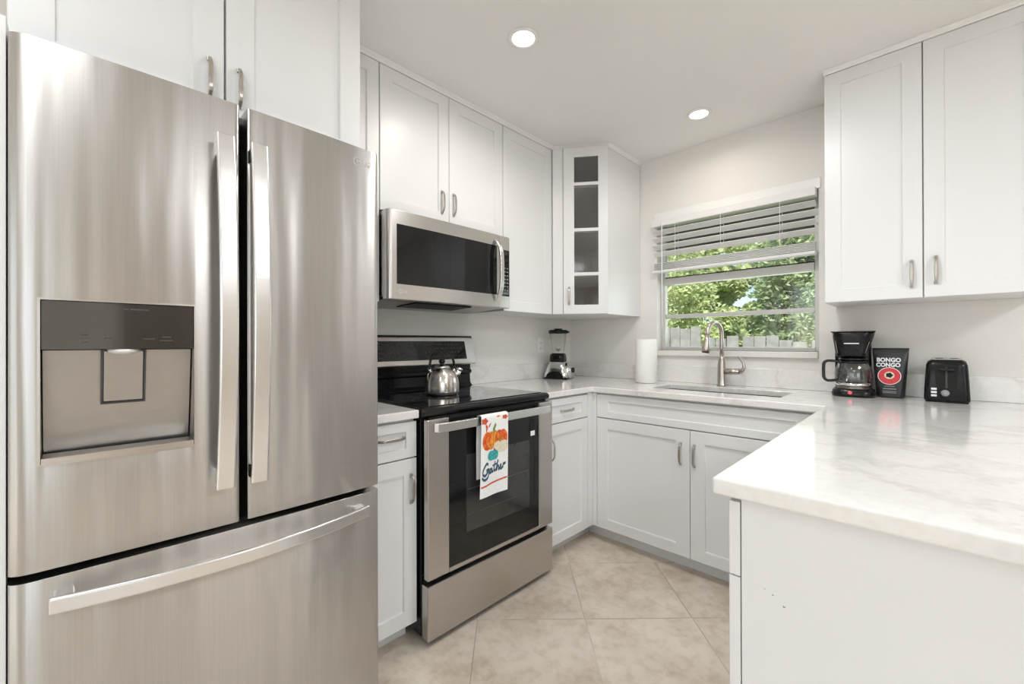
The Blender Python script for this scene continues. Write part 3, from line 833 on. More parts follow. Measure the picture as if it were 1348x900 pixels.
# maker's emblem on the right door
ly, lz = -2.180 + 2.486, 1.722
def lx(y): return fx_at(y, 0.0145, FY1, 0.01, 0.018) + 0.0012
mb = MB(); rr = 0.0125
for (ra, rb) in ((rr, rr - 0.002),):
    seg = 28; v = []; f = []
    for i in range(seg):
        a = 2 * PI * i / seg
        for r_ in (ra, rb): v.append((lx(ly), ly + r_ * math.cos(a), lz + r_ * math.sin(a)))
    for i in range(seg):
        j = (i + 1) % seg
        if 0 <= i <= 2: continue
        f.append((2 * i, 2 * j, 2 * j + 1, 2 * i + 1))
    mb._add(v, f)
mb.box(lx(ly) - .0004, lx(ly), ly - .0015, ly + .0005, lz - .006, lz + .006); mb.box(lx(ly) - .0004, lx(ly), ly - .0015, ly + .006, lz - .007, lz - .005)
mb.box(lx(ly) - .0004, lx(ly), ly, ly + .0105, lz - .001, lz + .001)
text_mesh(mb, 'LG', 0.022, ((lx(ly + .032), ly + 0.032, lz), (0, 1, 0), (0, 0, 1), (1, 0, 0)), None)
mb.build('emblem', M['steel_handle'], DR)
# tall side panel at the far left of the fridge
mb = MB(); mb.box(0.002, 0.800, -2.889, -2.8665, 0.0, 1.798, 0.001)
tag(mb.build('side_panel', M['cab']), 'tall white side panel at the left edge of the photo beside the refrigerator', 'panel')

# ------------------------------------------------------------------ range
rg = thing('range', 'stainless electric range with black glass cooktop and oven window', 'stove', (0, -1.460, 0))
h_ = 0.380
MB().box(0.025, 0.645, -h_ + .001, h_ - .001, 0.03, 0.879, 0.002).build('body', M['black'], rg)
# cooktop: thick black rim with a rolled front edge, glass inlay
mb = MB()
prof = [(0.05, 0.880), (0.632, 0.880), (0.652, 0.880), (0.664, 0.886), (0.669, 0.896), (0.667, 0.906), (0.658, 0.913), (0.645, 0.9145), (0.05, 0.9145)]
mb.prism(prof, -h_, h_, axis='y')
ct = mb.build('cooktop', M['black'], rg, bevel=0.003)
MB().box(0.105, 0.628, -h_ + 0.022, h_ - 0.022, 0.9148, 0.9175, 0.001).build('glass_surface', M['cooktop'], ct)
M['burner'] = simple('burner ring print', (0.035, 0.035, 0.036), 0.3, var=0.1)
for cx_, cy_, r_ in ((0.47, -0.19, 0.098), (0.47, 0.19, 0.075), (0.24, -0.19, 0.075), (0.24, 0.19, 0.098)):
    for ra in (r_,):
        mb = MB(); v = []; f = []; sg = 48
        for i in range(sg):
            a = 2 * PI * i / sg
            v += [(cx_ + ra * math.cos(a), cy_ + ra * math.sin(a), 0.9177), (cx_ + (ra - .0022) * math.cos(a), cy_ + (ra - .0022) * math.sin(a), 0.9177)]
        for i in range(sg):
            j = (i + 1) % sg; f.append((2 * i, 2 * j, 2 * j + 1, 2 * i + 1))
        mb._add(v, f); mb.build('burner_ring', M['burner'], ct)
# backguard
mb = MB(); mb.prism([(0.012, 0.880), (0.075, 0.880), (0.075, 0.915), (0.055, 0.935), (0.052, 0.985), (0.066, 0.992), (0.066, 1.010), (0.054, 1.014), (0.056, 1.045), (0.012, 1.045)], -h_ + .012, h_ - .012, axis='y')
bg = mb.build('backguard', M['black'], rg, bevel=0.002)
mb = MB(); mb.prism([(0.012, 1.0455), (0.090, 1.0455), (0.098, 1.052), (0.062, 1.203), (0.052, 1.209), (0.012, 1.209)], -h_ + .002, h_ - .002, axis='y')
hd = mb.build('control_housing', M['steel_h'], bg, bevel=0.004)
def hx_at(z): return 0.098 + (0.062 - 0.098) * (z - 1.052) / (1.203 - 1.052)
mb = MB(); z0, z1 = 1.078, 1.182
mb.prism([(hx_at(z0) - .004, z0), (hx_at(z0) + .0012, z0), (hx_at(z1) + .0012, z1), (hx_at(z1) - .004, z1)], -h_ + 0.075, h_ - 0.070, axis='y')
cp = mb.build('control_panel', M['black_glass'], hd)
mb = MB(); mb.box(0.012, 0.056, -h_ + .003, h_ - .003, 1.2095, 1.2135, 0.001); mb.build('top_cap', M['black'], hd)
mb = MB(); rnd = random.Random(5)
for (ya, yb) in ((-0.28, -0.19), (-0.17, -0.04), (0.02, 0.13), (0.16, 0.27)):
    for rz_ in range(4):
        z = 1.095 + rz_ * 0.022; y = ya
        while y < yb:
            w = rnd.uniform(.006, .016)
            mb._add([(hx_at(z) + .0016, y, z), (hx_at(z) + .0016, y + w, z), (hx_at(z + .004) + .0016, y + w, z + .004), (hx_at(z + .004) + .0016, y, z + .004)], [(0, 1, 2, 3)])
            y += w + rnd.uniform(.006, .014)
M['mark_dim'] = simple('dim printed marks', (0.065, 0.065, 0.068), 0.5, var=0.05)
mb.build('button_print', M['mark_dim'], cp)
# vent strip under the cooktop
mb = MB(); mb.box(0.6455, 0.661, -h_ + .03, h_ - .03, 0.835, 0.8795); mb.box(0.6455, 0.668, -h_ + 0.03, h_ - 0.03, 0.862, 0.871, 0.002)
mb.build('vent_strip', M['black_matte'], rg)
# oven door
mb = MB(); xd0, xd1 = 0.646, 0.690
mb.box(xd0 + .016, xd1, -h_ + .003, -h_ + 0.105, 0.256, 0.875, 0.004); mb.box(xd0 + .016, xd1, h_ - 0.105, h_ - .003, 0.256, 0.875, 0.004)
mb.box(xd0 + .016, xd1, -h_ + 0.105, h_ - 0.105, 0.256, 0.272, 0.002)
od = mb.build('oven_door', M['steel_h'], rg)
mb = MB(); mb.box(xd0 + .020, xd1 - .004, -h_ + 0.105, h_ - 0.105, 0.272, 0.834, 0.001)
ow = mb.build('oven_window', M['black_glass'], od)
M['win_in'] = simple('tinted inner window', (0.03, 0.03, 0.031), 0.06, var=0.1, coat=0.5)
mb = MB(); mb.box(xd1 - .004, xd1 - .0034, -0.185, 0.205, 0.385, 0.705); mb.build('inner_glass', M['win_in'], ow)
mb = MB()
for z in (0.455, 0.56): mb.box(xd1 - .0034, xd1 - .003, -0.18, 0.20, z, z + .003)
mb.build('rack_line', M['mark_dim'], ow)
mb = MB(); mb.box(xd1 - .004, xd1 - .0033, 0.215, 0.245, 0.722, 0.745); mb.build('white_sticker', M['white_plastic'], ow)
mb = MB(); mb.tube([(0.697, -0.350, 0.843), (0.708, -0.342, 0.843), (0.715, -0.30, 0.843), (0.718, 0.0, 0.843), (0.715, 0.30, 0.843), (0.708, 0.330, 0.843), (0.697, 0.338, 0.843)], 0, flat=(0.0185, 0.006), up=(0, 0, 1))
mb.box(0.688, 0.710, -0.345, -0.318, 0.830, 0.856, 0.003); mb.box(0.688, 0.710, 0.310, 0.335, 0.830, 0.856, 0.003)
mb.build('handle', M['steel_handle'], od, bevel=0.002)
mb = MB(); mb.box(0.646, 0.655, -h_ + 0.01, h_ - 0.01, 0.232, 0.255); mb.build('drawer_gap', M['black_matte'], rg)
mb = MB(); mb.box(0.646, 0.690, -h_ + .003, h_ - .003, 0.024, 0.234, 0.004); mb.build('storage_drawer', M['steel_h'], rg)
for s in (-1, 1):
    for x in (0.12, 0.60):
        mb = MB(); mb.box(x - .02, x + .02, s * 0.33 - .02, s * .33 + .02, 0.0, 0.03); mb.build('foot', M['black_matte'], rg)

# dish towel over the oven handle
TY0, TY1, TZ0, TZ1 = -1.602, -1.446, 0.522, 0.861
tw, th_ = TY1 - TY0, TZ1 - TZ0
def tow(x, y, d):
    """x 0..1 across, y 0..1 upwards -> point on the cloth, pushed out by d"""
    z = TZ0 + y * th_ - 0.004 * (0.5 - x) * (1 - y); yy = TY0 + x * tw + 0.006 * (x - .5) * (1 - y)
    xx = 0.7335 + 0.003 * math.sin(x * 7.0 + 0.6) * (1.0 - y) - 0.010 * max(0, y - 0.90) ** 2 * 30 * 0.2 - 0.010 * (1 - y) ** 1.5
    return (xx + d, yy, z)
mb = MB(); nx, ny = 16, 28
G = [[mb.bm.verts.new(tow(i / nx, j / ny, 0)) for j in range(ny + 1)] for i in range(nx + 1)]
k = mb.mi(M['cloth'])
for i in range(nx):
    for j in range(ny):
        f = mb.bm.faces.new((G[i][j], G[i + 1][j], G[i + 1][j + 1], G[i][j + 1])); f.smooth = True
# fold over the handle and back drop
prevrow = [G[i][ny] for i in range(nx + 1)]
for t in range(1, 14):
    if t <= 6:
        a = PI * t / 6; xx = 0.7185 + 0.0140 * math.cos(a); zz_ = TZ1 + 0.002 + 0.006 * math.sin(a)
    else: xx = 0.7045 - 0.004 * min(1, (t - 6) / 3); zz_ = TZ1 - (t - 6) * 0.038
    row = [mb.bm.verts.new((xx, TY0 + i / nx * tw, zz_)) for i in range(nx + 1)]
    for i in range(nx):
        f = mb.bm.faces.new((prevrow[i], prevrow[i + 1], row[i + 1], row[i])); f.smooth = True
    prevrow = row
# print: falling leaves, pumpkins, lettering, red line
D1, D2, D3 = 0.0008, 0.0014, 0.0020
asp = th_ / tw
def E(cx, cy, rx, ry, mat, d, lobes=0, amp=0.0, rot=0.0): blob(mb, cx, cy, rx, ry, tow, M[mat], d, lobes, amp, 28, rot)
E(0.12, 0.945, 0.11, 0.038, 'c_red', D1, 5, .15); E(0.88, 0.965, 0.10, 0.026, 'c_red', D1, 5, .15); E(0.62, 0.985, 0.07, 0.012, 'c_orange2', D1, 4, .2)
E(0.19, 0.86, 0.035, 0.05, 'c_red', D1, 3, .25, 0.2); E(0.30, 0.89, 0.05, 0.015, 'c_red', D1, 3, .2, 0.5)
for cx, rx, mt in ((0.22, 0.17, 'c_orange'), (0.80, 0.17, 'c_orange'), (0.36, 0.17, 'c_orange2'), (0.66, 0.17, 'c_orange'), (0.51, 0.15, 'c_orange2')):
    E(cx, 0.695, rx, 0.115, mt, D1 + 0.0001 * rx)
for k_, cx in enumerate((0.14, 0.29, 0.43, 0.60, 0.74, 0.88)):
    s = (cx - 0.51)
    ribbon(mb, [(0.51 + s * (0.55 + 0.45 * math.sin(PI * q / 8)), 0.795 - 0.20 * q / 8) for q in range(9)], 0.018, tow, M['c_red'], D2)
ribbon(mb, [(0.48, 0.79), (0.45, 0.83), (0.50, 0.87), (0.53, 0.895)], [0.10, 0.07, 0.05, 0.045], tow, M['c_green'], D2)
for cx, rx in ((0.60, 0.15), (0.85, 0.13), (0.73, 0.15)): E(cx, 0.595, rx, 0.075, 'c_cream', D2 + .0001 * cx)
ribbon(mb, [(0.71, 0.655), (0.70, 0.685), (0.74, 0.70)], 0.04, tow, M['c_green'], D3)
for cx, rx in ((0.36, 0.12), (0.52, 0.11), (0.44, 0.12)): E(cx, 0.505, rx, 0.062, 'c_teal', D3 + .0001 * cx)
ribbon(mb, [(0.47, 0.56), (0.50, 0.585)], 0.04, tow, M['c_navy'], D3 + .0004)
def stroke(pts, w=0.035):
    out = []
    P_ = [Vector(p) for p in pts]
    for i in range(len(P_) - 1):
        p0, p1, p2, p3 = P_[max(i - 1, 0)], P_[i], P_[i + 1], P_[min(i + 2, len(P_) - 1)]
        for q in range(5):
            t = q / 5
            out.append(0.5 * ((2 * p1) + (p2 - p0) * t + (2 * p0 - 5 * p1 + 4 * p2 - p3) * t * t + (-p0 + 3 * p1 - 3 * p2 + p3) * t ** 3))
    out.append(P_[-1]); ribbon(mb, out, w, tow, M['c_navy'], D1)
zb = 0.285
stroke([(0.27, zb + .115), (0.20, zb + .13), (0.10, zb + .07), (0.08, zb + .01), (0.17, zb - .01), (0.27, zb + .04), (0.20, zb + .045), (0.30, zb + .05), (0.26, zb - .04), (0.14, zb - .065), (0.05, zb - .03)])
stroke([(0.40, zb + .05), (0.34, zb + .045), (0.32, zb + .01), (0.38, zb + .01), (0.41, zb + .05), (0.42, zb + .01), (0.47, zb + .02)])
stroke([(0.53, zb + .135), (0.49, zb + .04), (0.52, zb + .015), (0.57, zb + .03)]); stroke([(0.43, zb + .085), (0.62, zb + .10)], .022)
stroke([(0.57, zb + .03), (0.64, zb + .14), (0.60, zb + .09), (0.585, zb + .01), (0.63, zb + .065), (0.665, zb + .05), (0.66, zb + .015), (0.70, zb + .03)])
stroke([(0.70, zb + .03), (0.75, zb + .06), (0.72, zb + .065), (0.715, zb + .025), (0.77, zb + .02), (0.81, zb + .045)])
stroke([(0.81, zb + .02), (0.825, zb + .075), (0.86, zb + .07), (0.91, zb + .085)])
ribbon(mb, [(0.03, 0.135), (0.2, 0.140), (0.4, 0.155), (0.6, 0.160), (0.8, 0.168), (0.97, 0.172)], 0.022, tow, M['c_red'], D1)
o = mb.build('dish_towel', M['cloth'], recalc=False)
tag(o, 'white autumn dish towel printed with pumpkins and Gather, hung on the oven handle', 'towel')

# kettle
kt = thing('kettle', 'round stainless whistling kettle with black handle on the cooktop', 'kettle', (0.338, -1.512, 0.9178))
KP = [(0.0, 0.0), (0.074, 0.0), (0.080, 0.004), (0.083, 0.02), (0.083, 0.05), (0.080, 0.075), (0.072, 0.098), (0.058, 0.115), (0.044, 0.126), (0.040, 0.130), (0.0, 0.131)]
MB().lathe(KP, seg=44).build('body', steel('kettle steel', (0.66, 0.63, 0.60), 0.20, 0.6, 0.25), kt)
MB().lathe([(0.0842, 0.010), (0.0850, 0.013), (0.0842, 0.016)], seg=44).build('base_band', M['mark_dark'], kt)
lid = MB().lathe([(0.0, 0.131), (0.040, 0.131), (0.036, 0.139), (0.018, 0.144), (0.0, 0.145)], seg=32).build('lid', M['chrome'], kt)
MB().lathe([(0.0, 0.145), (0.009, 0.145), (0.008, 0.151), (0.016, 0.158), (0.016, 0.168), (0.010, 0.173), (0.0, 0.174)], seg=20).build('knob', M['black'], lid)
sp = Vector((0.45, 0.9, 0)).normalized()
mb = MB(); mb.tube([tuple(sp * 0.050 + Vector((0, 0, 0.085))), tuple(sp * 0.076 + Vector((0, 0, 0.100))), tuple(sp * 0.086 + Vector((0, 0, 0.120)))], [0.020, 0.016, 0.014], 16)
so = mb.build('spout', M['chrome'], kt)
mb = MB(); mb.tube([tuple(sp * 0.085 + Vector((0, 0, 0.118))), tuple(sp * 0.090 + Vector((0, 0, 0.129)))], [0.0165, 0.0155], 16)
mb.build('whistle', M['chrome'], so)
mb = MB(); pts = []
for k in range(17):
    a = PI * k / 16
    pts.append(tuple(sp * (-0.062 * math.cos(a)) * 1.0 + Vector((0, 0, 0.124 + 0.092 * math.sin(a) ** 0.85))))
mb.tube(pts, 0, flat=(0.009, 0.0052), up=(-sp.y, sp.x, 0))
mb.build('handle', M['black'], kt)
mb = MB()
for s in (-1, 1):
    mb = MB(); mb.tube([tuple(sp * (s * 0.058) + Vector((0, 0, 0.105))), tuple(sp * (s * 0.062) + Vector((0, 0, 0.134)))], 0.008, 10)
    mb.build('handle_bracket', M['chrome'], kt)

# ------------------------------------------------------------------ microwave
mw = thing('microwave', 'stainless over-the-range microwave under the two-door wall cabinet', 'microwave', (0, -1.460, 1.364))
hm = 0.380; mH = 0.3935
MB().box(0.004, 0.352, -hm + .002, hm - .002, 0.012, mH - .002, 0.003).build('case', M['steel_h'], mw)
mb = MB()  # front frame with rounded ends
def mfront(y0, y1, name):
    mb = MB()
    n = 12; pts = []
    for i in range(n + 1):
        y = y0 + (y1 - y0) * i / n
        pts.append(y)
    return mb
def mx_at(y):
    d = hm - abs(y); x = 0.400 - 0.006 * (y / hm) ** 2
    if d < 0.022: x -= 0.020 * (1 - math.sqrt(max(0, 1 - ((0.022 - d) / 0.022) ** 2)))
    return x
def mplate(y0, y1, z0, z1, xb, off=0.0):
    mb = MB(); Y = sorted({round(y0 + (y1 - y0) * i / 24, 5) for i in range(25)} | {round(y, 5) for s in (-1, 1) for y in [s * (hm - t) for t in (0, .0005, .002, .005, .009, .014, .022)] if y0 <= y <= y1})
    f = [(mx_at(y) + off, y) for y in Y]
    mb.prism(f + [(xb, y1), (xb, y0)], z0, z1); return mb
DY = 0.288  # door / control split
mb = mplate(-hm, DY - 0.001, 0.0, mH, 0.353)
md = mb.build('door', M['steel_h'], mw, bevel=0.003)
mplate(DY, hm, 0.0, mH, 0.353).build('control_frame', M['steel_h'], mw, bevel=0.003)
cf = [o for o in mw.children if o.name.startswith('control_frame')][0] if False else bpy.data.objects['control_frame']
mplate(-0.335, 0.268, 0.068, 0.332, 0.38, 0.0012).build('window', M['black_glass'], md)
mplate(0.294, 0.367, 0.064, 0.318, 0.37, 0.0012).build('keypad', M['black_glass'], cf)
mb = MB()
for r_ in range(8):
    for c_ in range(3):
        y = 0.304 + c_ * 0.020; z = 0.075 + r_ * 0.020
        x = mx_at(y) + 0.0016
        mb._add([(x, y, z), (x, y + .011, z), (x, y + .011, z + .005), (x, y, z + .005)], [(0, 1, 2, 3)])
mb.build('keypad_print', M['mark'], cf)
mb = MB(); path = []
for k in range(19):
    t = -1 + k / 9
    path.append((0.404 + 0.036 * (1 - t ** 4) , 0.262 - 0.0 + 0.004 * (1 - t * t), 0.198 + t * 0.163))
mb.tube(path, 0, flat=(0.014, 0.0065), up=(0, 1, 0))
mb.build('handle', M['steel_handle'], md, bevel=0.002)
mb = MB(); ly, lz = -0.318, 0.036
seg = 24; v = []; f = []
for i in range(seg):
    a = 2 * PI * i / seg
    for r_ in (.0105, .0085): v.append((mx_at(ly) + .0012, ly + r_ * math.cos(a), lz + r_ * math.sin(a)))
for i in range(2, seg): f.append((2 * i, 2 * ((i + 1) % seg), 2 * ((i + 1) % seg) + 1, 2 * i + 1))
mb._add(v, f); xx = mx_at(ly) + .0012
mb.box(xx - .0003, xx, ly - .0012, ly + .0004, lz - .005, lz + .005); mb.box(xx - .0003, xx, ly - .0012, ly + .005, lz - .006, lz - .0045)
text_mesh(mb, 'LG', 0.016, ((mx_at(ly + .025) + .0008, ly + 0.026, lz), (0, 1, 0), (0, 0, 1), (1, 0, 0)), None)
mb.build('emblem', M['white_mark'], md)
mb = MB(); mb.prism([(0.02, -0.012), (0.33, 0.0), (0.352, 0.0115), (0.02, 0.0115)], -hm + .01, hm - .01, axis='y')
ub = mb.build('underside', M['steel_dark'], mw)
mb = MB(); mb.prism([(0.16, -0.0085), (0.335, -0.0005), (0.335, -0.006), (0.16, -0.013)], -0.20, 0.14, axis='y')
mb.build('grease_filter', M['black_matte'], ub)

# ------------------------------------------------------------------ small appliances
# blender
bl = thing('blender', 'countertop blender with clear jar and chrome base in the corner', 'blender', (0.130, -0.322, ZT + .0005), math.radians(20))
def rrect(hx, hy, r, n=5):
    pts = []
    for cx_, cy_, a0 in ((hx - r, hy - r, 0), (-hx + r, hy - r, 90), (-hx + r, -hy + r, 180), (hx - r, -hy + r, 270)):
        for i in range(n + 1):
            a = math.radians(a0 + 90 * i / n); pts.append((cx_ + r * math.cos(a), cy_ + r * math.sin(a)))
    return pts
def loft(mb, rings, mat=None, smooth=True, cap=True):
    vs = [[mb.bm.verts.new(p) for p in r] for r in rings]; k = mb.mi(mat); n = len(vs[0])
    for a, b in zip(vs, vs[1:]):
        for i in range(n):
            f = mb.bm.faces.new((a[i], a[(i + 1) % n], b[(i + 1) % n], b[i])); f.smooth = smooth; f.material_index = k
    if cap:
        for r in (vs[0][::-1], vs[-1]):
            f = mb.bm.faces.new(r); f.material_index = k
    return mb
def rings_rr(spec, n=5):
    """spec: (z, hx, hy, r, ox, oy)"""
    return [[(x + ox, y + oy, z) for x, y in rrect(hx, hy, r, n)] for z, hx, hy, r, ox, oy in spec]
mb = MB(); loft(mb, rings_rr([(0.004, 0.088, 0.082, 0.03, 0, 0), (0.03, 0.087, 0.080, 0.03, 0, 0), (0.08, 0.073, 0.068, 0.03, 0, 0), (0.118, 0.058, 0.055, 0.03, 0, 0), (0.124, 0.052, 0.05, 0.03, 0, 0)]))
bb = mb.build('base', M['chrome'], bl)
mb = MB()   # black arched foot on the side that faces the room
pts = [(-0.086, 0.0)] + [(-0.086 * math.cos(PI * i / 12) * 0.75 , 0.055 * math.sin(PI * i / 12) ** 0.7) for i in range(0, 13)] + [(0.086, 0.0)]
mb.prism([(p[0], p[1] + 0.0) for p in pts], -0.0862, -0.03, axis='y'); mb.box(-0.090, 0.090, -0.084, 0.084, 0, 0.0038)
mb.build('foot', M['black'], bb)
mb = MB(); loft(mb, [[(0.062 + q, y * s, 0.058 + z * s + q * -.3) for y, z in [(0.046 * math.cos(2 * PI * i / 24), 0.046 * math.sin(2 * PI * i / 24)) for i in range(24)]] for q, s in ((0.0, 1.25), (0.025, 1.12), (0.040, 0.85), (0.044, 0.5))])
ctl = mb.build('control_face', M['chrome'], bb)
mb = MB(); mb.lathe([(0.0, 0.095), (0.020, 0.095), (0.018, 0.118), (0.0, 0.119)], (0.0, 0.006, 0.062), seg=18, axis='x'); mb.build('dial', M['black'], ctl)
mb = MB(); loft(mb, rings_rr([(0.1245, 0.054, 0.052, 0.03, 0, 0), (0.130, 0.057, 0.055, 0.03, 0, 0), (0.170, 0.053, 0.051, 0.03, 0, 0), (0.182, 0.046, 0.044, 0.03, 0, 0)]))
mb.build('collar', M['black'], bl)
mb = MB(); mb.lathe([(0.042, 0.183), (0.046, 0.20), (0.062, 0.325), (0.0605, 0.325), (0.0445, 0.202), (0.0, 0.197)], seg=28)
jr = mb.build('jar', M['jar_glass'], bl)
mb = MB()
for k in range(4):
    a = PI / 4 + PI / 2 * k; mb.tube([(0, 0, 0.198), (0.016 * math.cos(a), 0.016 * math.sin(a), 0.208), (0.022 * math.cos(a), 0.022 * math.sin(a), 0.218)], 0.0022, 6)
mb.tube([(0, 0, 0.197), (0, 0, 0.214)], 0.006, 10)
mb.build('blade', M['steel_dark'], jr)
mb = MB(); mb.tube([(-0.055, 0.02, 0.30), (-0.085, 0.03, 0.29), (-0.088, 0.032, 0.24), (-0.052, 0.02, 0.215)], 0.007, 10); mb.build('jar_handle', M['jar_glass'], jr)
mb = MB(); mb.lathe([(0.0, 0.3255), (0.066, 0.3255), (0.070, 0.330), (0.070, 0.346), (0.064, 0.352), (0.03, 0.353), (0.03, 0.362), (0.0, 0.363)], seg=30)
mb.box(0.05, 0.083, -0.018, 0.018, 0.327, 0.345, 0.004)
mb.build('lid', M['black'], bl)

# paper towel roll
pt = thing('paper_towel_roll', 'white paper towel roll standing left of the sink', 'paper towels', (0.752, -0.195, ZT + .0005))
mb = MB(); mb.lathe([(0.020, 0.001), (0.064, 0.001), (0.067, 0.004), (0.068, 0.14), (0.067, 0.275), (0.064, 0.279), (0.020, 0.279)], seg=48)
mb.build('paper', M['paper'], pt)
MB().lathe([(0.019, 0.0), (0.0195, 0.0), (0.0195, 0.280), (0.0165, 0.280), (0.0165, 0.0)], seg=24).build('core', M['cardboard'], pt)

# coffee maker
cm = thing('coffee_maker', 'black drip coffee maker with glass carafe on the worktop', 'coffee maker', (1.799, -0.140, ZT + .0005), math.radians(4))
mb = MB(); loft(mb, rings_rr([(0.0, 0.080, 0.098, 0.05, 0, 0), (0.012, 0.082, 0.100, 0.05, 0, 0), (0.030, 0.079, 0.096, 0.05, 0, 0), (0.038, 0.070, 0.088, 0.05, 0, 0)]))
mb.build('base', M['black'], cm)
mb = MB(); mb.lathe([(0.0, 0.0385), (0.066, 0.0385), (0.066, 0.042), (0.0, 0.042)], (0, -0.022, 0), seg=28); mb.build('warming_plate', M['steel_dark'], cm)
mb = MB(); mb.box(-0.074, 0.068, 0.052, 0.096, 0.035, 0.297, 0.010, seg=3); mb.build('tower', M['black'], cm)
mb = MB(); loft(mb, rings_rr([(0.190, 0.056, 0.066, 0.040, -0.006, -0.018), (0.200, 0.060, 0.074, 0.040, -0.006, -0.014), (0.285, 0.077, 0.092, 0.045, 0, -0.006), (0.298, 0.080, 0.094, 0.045, 0, -0.004), (0.304, 0.079, 0.093, 0.045, 0, -0.004)]))
hsg = mb.build('brew_head', M['black'], cm)
mb = MB(); mb.box(-0.083, 0.083, -0.096, 0.097, 0.3045, 0.310, 0.003); mb.build('lid', M['black'], hsg)
mb = MB(); mb.box(-0.032, 0.024, -0.0945, -0.0915, 0.2495, 0.2545, 0.0008); mb.build('badge', M['white_mark'], hsg)
for s in (-1, 1):
    mb = MB(); mb.tube([(s * 0.066, -0.078, 0.285), (s * 0.050 - .006, -0.074, 0.205)], 0.0025, 6)
    mb.build('trim_line', M['steel_dark'], hsg)
mb = MB(); mb.lathe([(0.0, 0.044), (0.058, 0.044), (0.068, 0.052), (0.072, 0.085), (0.070, 0.125), (0.058, 0.160), (0.052, 0.170), (0.050, 0.170), (0.056, 0.158), (0.068, 0.125), (0.070, 0.085), (0.066, 0.054), (0.0, 0.047)], (0, -0.022, 0), seg=36)
cfe = mb.build('carafe', M['clear_glass'], cm)
mb = MB(); mb.lathe([(0.0585, 0.0445), (0.0605, 0.046), (0.0685, 0.0525), (0.0705, 0.064), (0.0695, 0.064), (0.067, 0.053), (0.059, 0.0465)], (0, -0.022, 0), seg=36); mb.build('carafe_band', M['chrome'], cfe)
mb = MB(); mb.lathe([(0.0, 0.1705), (0.054, 0.1705), (0.056, 0.178), (0.050, 0.186), (0.0, 0.187)], (0, -0.022, 0), seg=32); mb.build('carafe_lid', M['black'], cfe)
mb = MB(); mb.lathe([(0.0545, 0.158), (0.0600, 0.158), (0.0570, 0.169), (0.0535, 0.169)], (0, -0.022, 0), seg=32)
hv = Vector((-0.96, -0.28, 0))
b0 = Vector((0, -0.022, 0))
hpts = [(0.055, 0.164), (0.085, 0.168), (0.102, 0.168), (0.112, 0.163), (0.117, 0.152), (0.118, 0.130), (0.118, 0.105), (0.117, 0.088), (0.112, 0.077), (0.102, 0.071), (0.088, 0.071), (0.070, 0.074)]
mb.tube([tuple(b0 + hv * q + Vector((0, 0, z))) for q, z in hpts], 0, flat=(0.0085, 0.0062), up=(0.28, -0.96, 0))
mb.build('handle', M['black'], cfe)
mb = MB(); mb.lathe([(0.0, -0.102), (0.008, -0.102), (0.008, -0.097), (0.0, -0.097)], (-0.010, 0, 0.021), seg=20, axis='y'); mb.build('power_light', M['led_red'], cm)

# coffee bag
cb = thing('coffee_bag', 'black stand-up coffee pouch with red disc between coffee maker and toaster', 'coffee bag', (1.932, -0.112, ZT + .0005), math.radians(3))
mb = MB(); rings = []
for z, hw_, hd_ in ((0.0, 0.047, 0.034), (0.010, 0.050, 0.036), (0.05, 0.053, 0.034), (0.11, 0.057, 0.028), (0.16, 0.060, 0.020), (0.195, 0.063, 0.010), (0.212, 0.064, 0.003), (0.230, 0.065, 0.0022)):
    r = []
    for i in range(32):
        a = 2 * PI * i / 32; ca, sa = math.cos(a), math.sin(a)
        wob = 1 + 0.02 * math.sin(3 * a + z * 60)
        r.append((hw_ * math.copysign(abs(ca) ** 0.55, ca), hd_ * math.copysign(abs(sa) ** 0.8, sa) * wob, z))
    rings.append(r)
M['bag'] = simple('black foil pouch', (0.022, 0.023, 0.024), 0.38, var=0.2, bstr=0.3, bscale=30)
loft(mb, rings); bag = mb.build('pouch', M['bag'], cb)
def by(z):   # front surface y on the bag
    Zs = [(0.0, .034), (0.010, .036), (0.05, .034), (0.11, .028), (0.16, .020), (0.195, .010), (0.212, .003), (0.23, .0022)]
    for (a, p), (b, q) in zip(Zs, Zs[1:]):
        if a <= z <= b: return -(p + (q - p) * (z - a) / (b - a)) * 1.03 - 0.0006
    return -0.04
def bagp(x, z, d): return (x, by(z) * max(0.2, (1 - min(1, abs(x) / 0.065) ** 3.6)) ** 0.4 - d - 0.0014, z)
def bag_text(mb, body, size, cx_, cz_, mat, bold=0.0, xs_=1.0):
    t = MB(); text_mesh(t, body, size, ((0, 0, 0), (1, 0, 0), (0, 0, 1), (0, -1, 0)), mat, 0.0, bold, xs_)
    vs = [bagp(v.co.x + cx_, v.co.z + cz_, 0.0012) for v in t.bm.verts]; t.bm.verts.index_update()
    mb._add(vs, [tuple(v.index for v in f.verts) for f in t.bm.faces], mat); t.bm.free()
mb = MB()
bag_text(mb, 'BONGO', 0.026, -0.006, 0.174, M['white_mark'], 0.0010, 0.88)
bag_text(mb, 'CONGO', 0.025, -0.008, 0.151, M['white_mark'], 0.0010, 0.88)
mb.build('lettering', M['white_mark'], bag)
mb = MB()
blob(mb, -0.004, 0.101, 0.041, 0.040, bagp, M['white_mark'], 0.0004); blob(mb, -0.004, 0.101, 0.0385, 0.0375, bagp, M['red_mark'], 0.0010)
blob(mb, -0.004, 0.104, 0.018, 0.017, bagp, M['c_cream'], 0.0016); blob(mb, -0.004, 0.105, 0.012, 0.011, bagp, M['black_matte'], 0.0022, 5, .12)
mb.build('red_disc', M['red_mark'], bag)
mb = MB()
for z, w in ((0.054, 0.036), (0.042, 0.046), (0.030, 0.050), (0.024, 0.048)):
    ribbon(mb, [(-0.004 - w / 2 + w * q / 6, z) for q in range(7)], 0.0022 if z != .042 else 0.0035, lambda x, z_, d: bagp(x, z_, d), M['mark'], 0.0012)
mb.build('small_print', M['mark'], bag)
